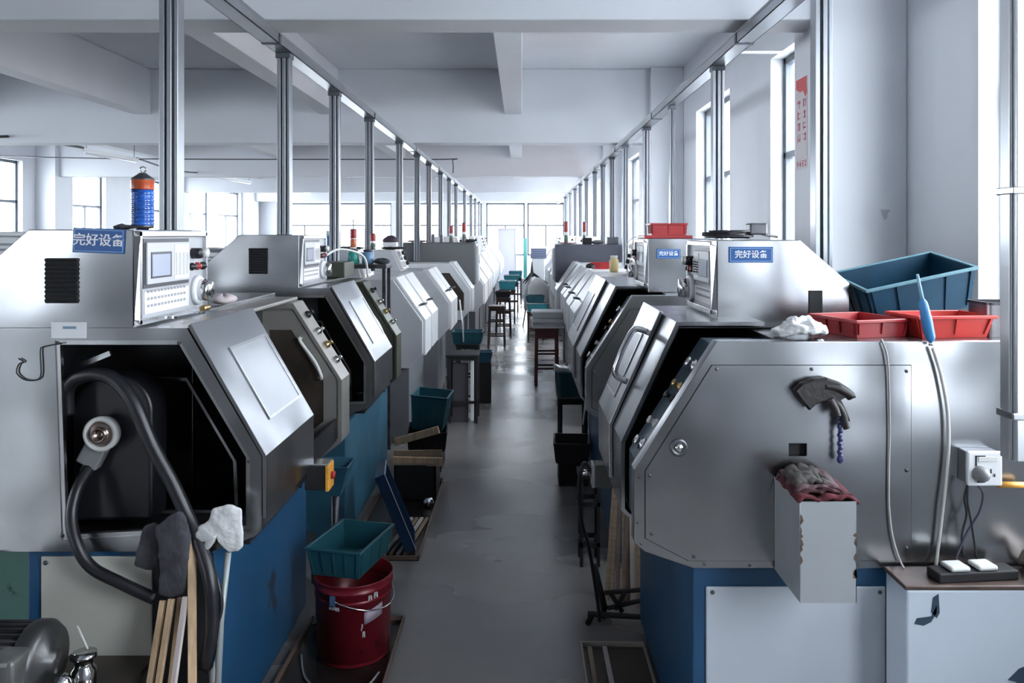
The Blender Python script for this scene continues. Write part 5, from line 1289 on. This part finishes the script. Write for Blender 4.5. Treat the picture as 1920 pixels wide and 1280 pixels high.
# ---- second row of pale machines beyond the left row
for k, (x_, y_, lab) in enumerate(((-3.55, 5.2, 'pale slatted machine cabinet far left, nearest the photo edge'), (-3.35, 8.3, 'pale cabinet with dark top edge seen between the first two left cabinets'), (-4.3, 12.0, 'white cabinet far left behind the blue lamp'))):
    t = thing('machine_cabinet', lab, 'cabinet', loc=(x_, y_, 0))
    h_ = (1.67, 1.50, 1.42)[k]; w_ = (.55, .55, .6)[k]
    MB().box(-w_, w_, 0, 1.2, 0, h_-.03).build('cabinet_body', (GREYP2, WHITE, WHITE)[k], t, bevel=.01)
    MB().box(-w_-.02, w_+.02, -.02, 1.22, h_-.03, h_).build('cabinet_top', (GREYP2, DGREY, GREYP2)[k], t, bevel=.006)
    sl = MB()
    for i in range(5): sl.box(-w_+.03, w_-.03, -.008, 0, h_-.09-i*.035, h_-.075-i*.035)
    sl.build('slats', mat('slat_grey%d' % k, (.25, .26, .28), .5), t)
# dry twig ornament / plants near windows on left
# ---- fluorescent batten line and conduits under the left ceiling
for k, (ya, yb_) in enumerate(((11.3, 12.9), (16.0, 18.3), (21.2, 23.4))):
    t = thing('tube_light', 'white fluorescent batten hung under the left ceiling, %s of the line' % ['nearest', 'middle', 'farthest'][k], 'light', loc=(-6.2, ya, 2.83))
    MB().box(-.03, .03, 0, yb_-ya, 0, .05).build('housing', WHITE, t, bevel=.004)
    MB().tube([(0, .05, -.018), (0, yb_-ya-.05, -.018)], .016, 10).build('tube', mat('tube_white', (.8, .82, .84), .3), t)
    for yy in (.1, yb_-ya-.1): MB().box(-.003, .003, yy-.003, yy+.003, .05, ZC-2.83-.001).build('hanger_wire', DMETAL, t)
hose('black cable sagging from the upper left edge to the tube light line', [(-6.2, 9.4, 2.80), (-6.2, 9.9, 2.86), (-6.2, 10.6, 2.87), (-6.2, 11.32, 2.88)], .018, BLACK, name='cable', cat='cable')
hose('grey cable linking the nearest and middle tube lights', [(-6.2, 12.88, 2.885), (-6.2, 14.4, 2.80), (-6.2, 16.02, 2.885)], .014, DMETAL, name='cable', cat='cable')
hose('thin grey conduit crossing the left hall under the ceiling with a drop at its end', [(-9.1, 13.9, 3.02), (-7, 13.9, 2.97), (-4, 13.9, 2.96), (-1.35, 13.9, 2.96), (-1.2, 13.9, 2.95), (-1.19, 13.9, 2.72)], .010, DMETAL, name='conduit', cat='conduit', n=2)
# ceiling hooks
for k, (x_, y_) in enumerate(((-1.02, 7.0), (.80, 7.05), (-1.95, 6.6))):
    t = thing('ceiling_hook', ['small ceiling hook left of the central beam', 'small ceiling hook right of the central beam', 'small ceiling hook close to the left duct'][k], 'hook', loc=(x_, y_, ZC-.07))
    MB().lathe([(.05, .069), (.03, .05), (.012, .045), (.010, .02)], 12).build('rose', GREYP2, t)
    MB().tube(smooth_path([(0, 0, .03), (.02, 0, .015), (0, 0, 0), (-.02, 0, .012)], 4), .005, 6).build('hook_wire', DMETAL, t)
# duct braces near left
tag(MB().tube([(-1.33, 4.33, 2.74), (-1.24, 4.38, ZB+.15)], .008, 6).build('brace', DMETAL), 'short dark brace rising from the left duct to the first beam', 'brace') if False else None

# ---- poster on the pillar (side facing the aisle), chipped wall spot, rails
ps_ = thing('wall_poster', 'red and white printed strip poster on the near right pillar', 'poster', loc=(1.5405, 4.395, 2.04))
MB().box(-.0025, 0, -.085, .085, -.03, .47).build('sheet', mat('poster_sheet', (.62, .54, .56), .6, var=.05), ps_)
hd2 = MB(); hd2.prism([(-.08, .47), (.085, .47), (.085, .42), (.02, .395), (-.02, .40), (-.06, .36), (-.085, .38), (-.075, .43)], -.0035, -.0025, 'x'); hd2.build('red_header', mat('poster_red', (.55, .03, .04), .5), ps_)
st = MB(); rnd = random.Random(5)
for col in range(2):
    for row in range(4):
        cy = -.045+col*.085; cz = .33-row*.062
        for _ in range(4):
            a = rnd.uniform(-.02, .02); b = rnd.uniform(-.018, .018)
            if rnd.random() < .5: st.box(-.0035, -.0025, cy-.022, cy+.022, cz+b-.002, cz+b+.002)
            else: st.box(-.0035, -.0025, cy+a-.0025, cy+a+.0025, cz-.022, cz+.022)
for col in range(4):
    cy = -.06+col*.04
    for _ in range(3): b = rnd.uniform(-.014, .014); st.box(-.0035, -.0025, cy-.012, cy+.012, .0+b-.002, .0+b+.002)
    st.box(-.0035, -.0025, cy-.002, cy+.002, -.018, .018)
st.build('red_characters', mat('poster_text', (.42, .05, .08), .6), ps_)
MB().prism([(-.06, .115), (.055, .115), (.06, .035), (-.065, .035)], -.0032, -.0025, 'x').build('faded_patch', mat('poster_faded', (.60, .57, .56), .6), ps_)
tag(MB().prism([(-.02, .03), (.025, .028), (.012, .012), (.010, -.012), (-.004, -.02), (-.012, .0)], -.0015, 0, 'y', M=T(1.762, 3.9995-.12, 1.742)).build('plaster_chip', mat('chip_grey', (.22, .23, .25), .8)), 'small grey chipped spot on the near right pillar', 'chip')
tag(MB().box(1.56, 1.928, 5.79, 5.81, 2.965, 2.98).build('curtain_rail', WHITE), 'thin pale rail sticking out from the wall at the second right window', 'rail')
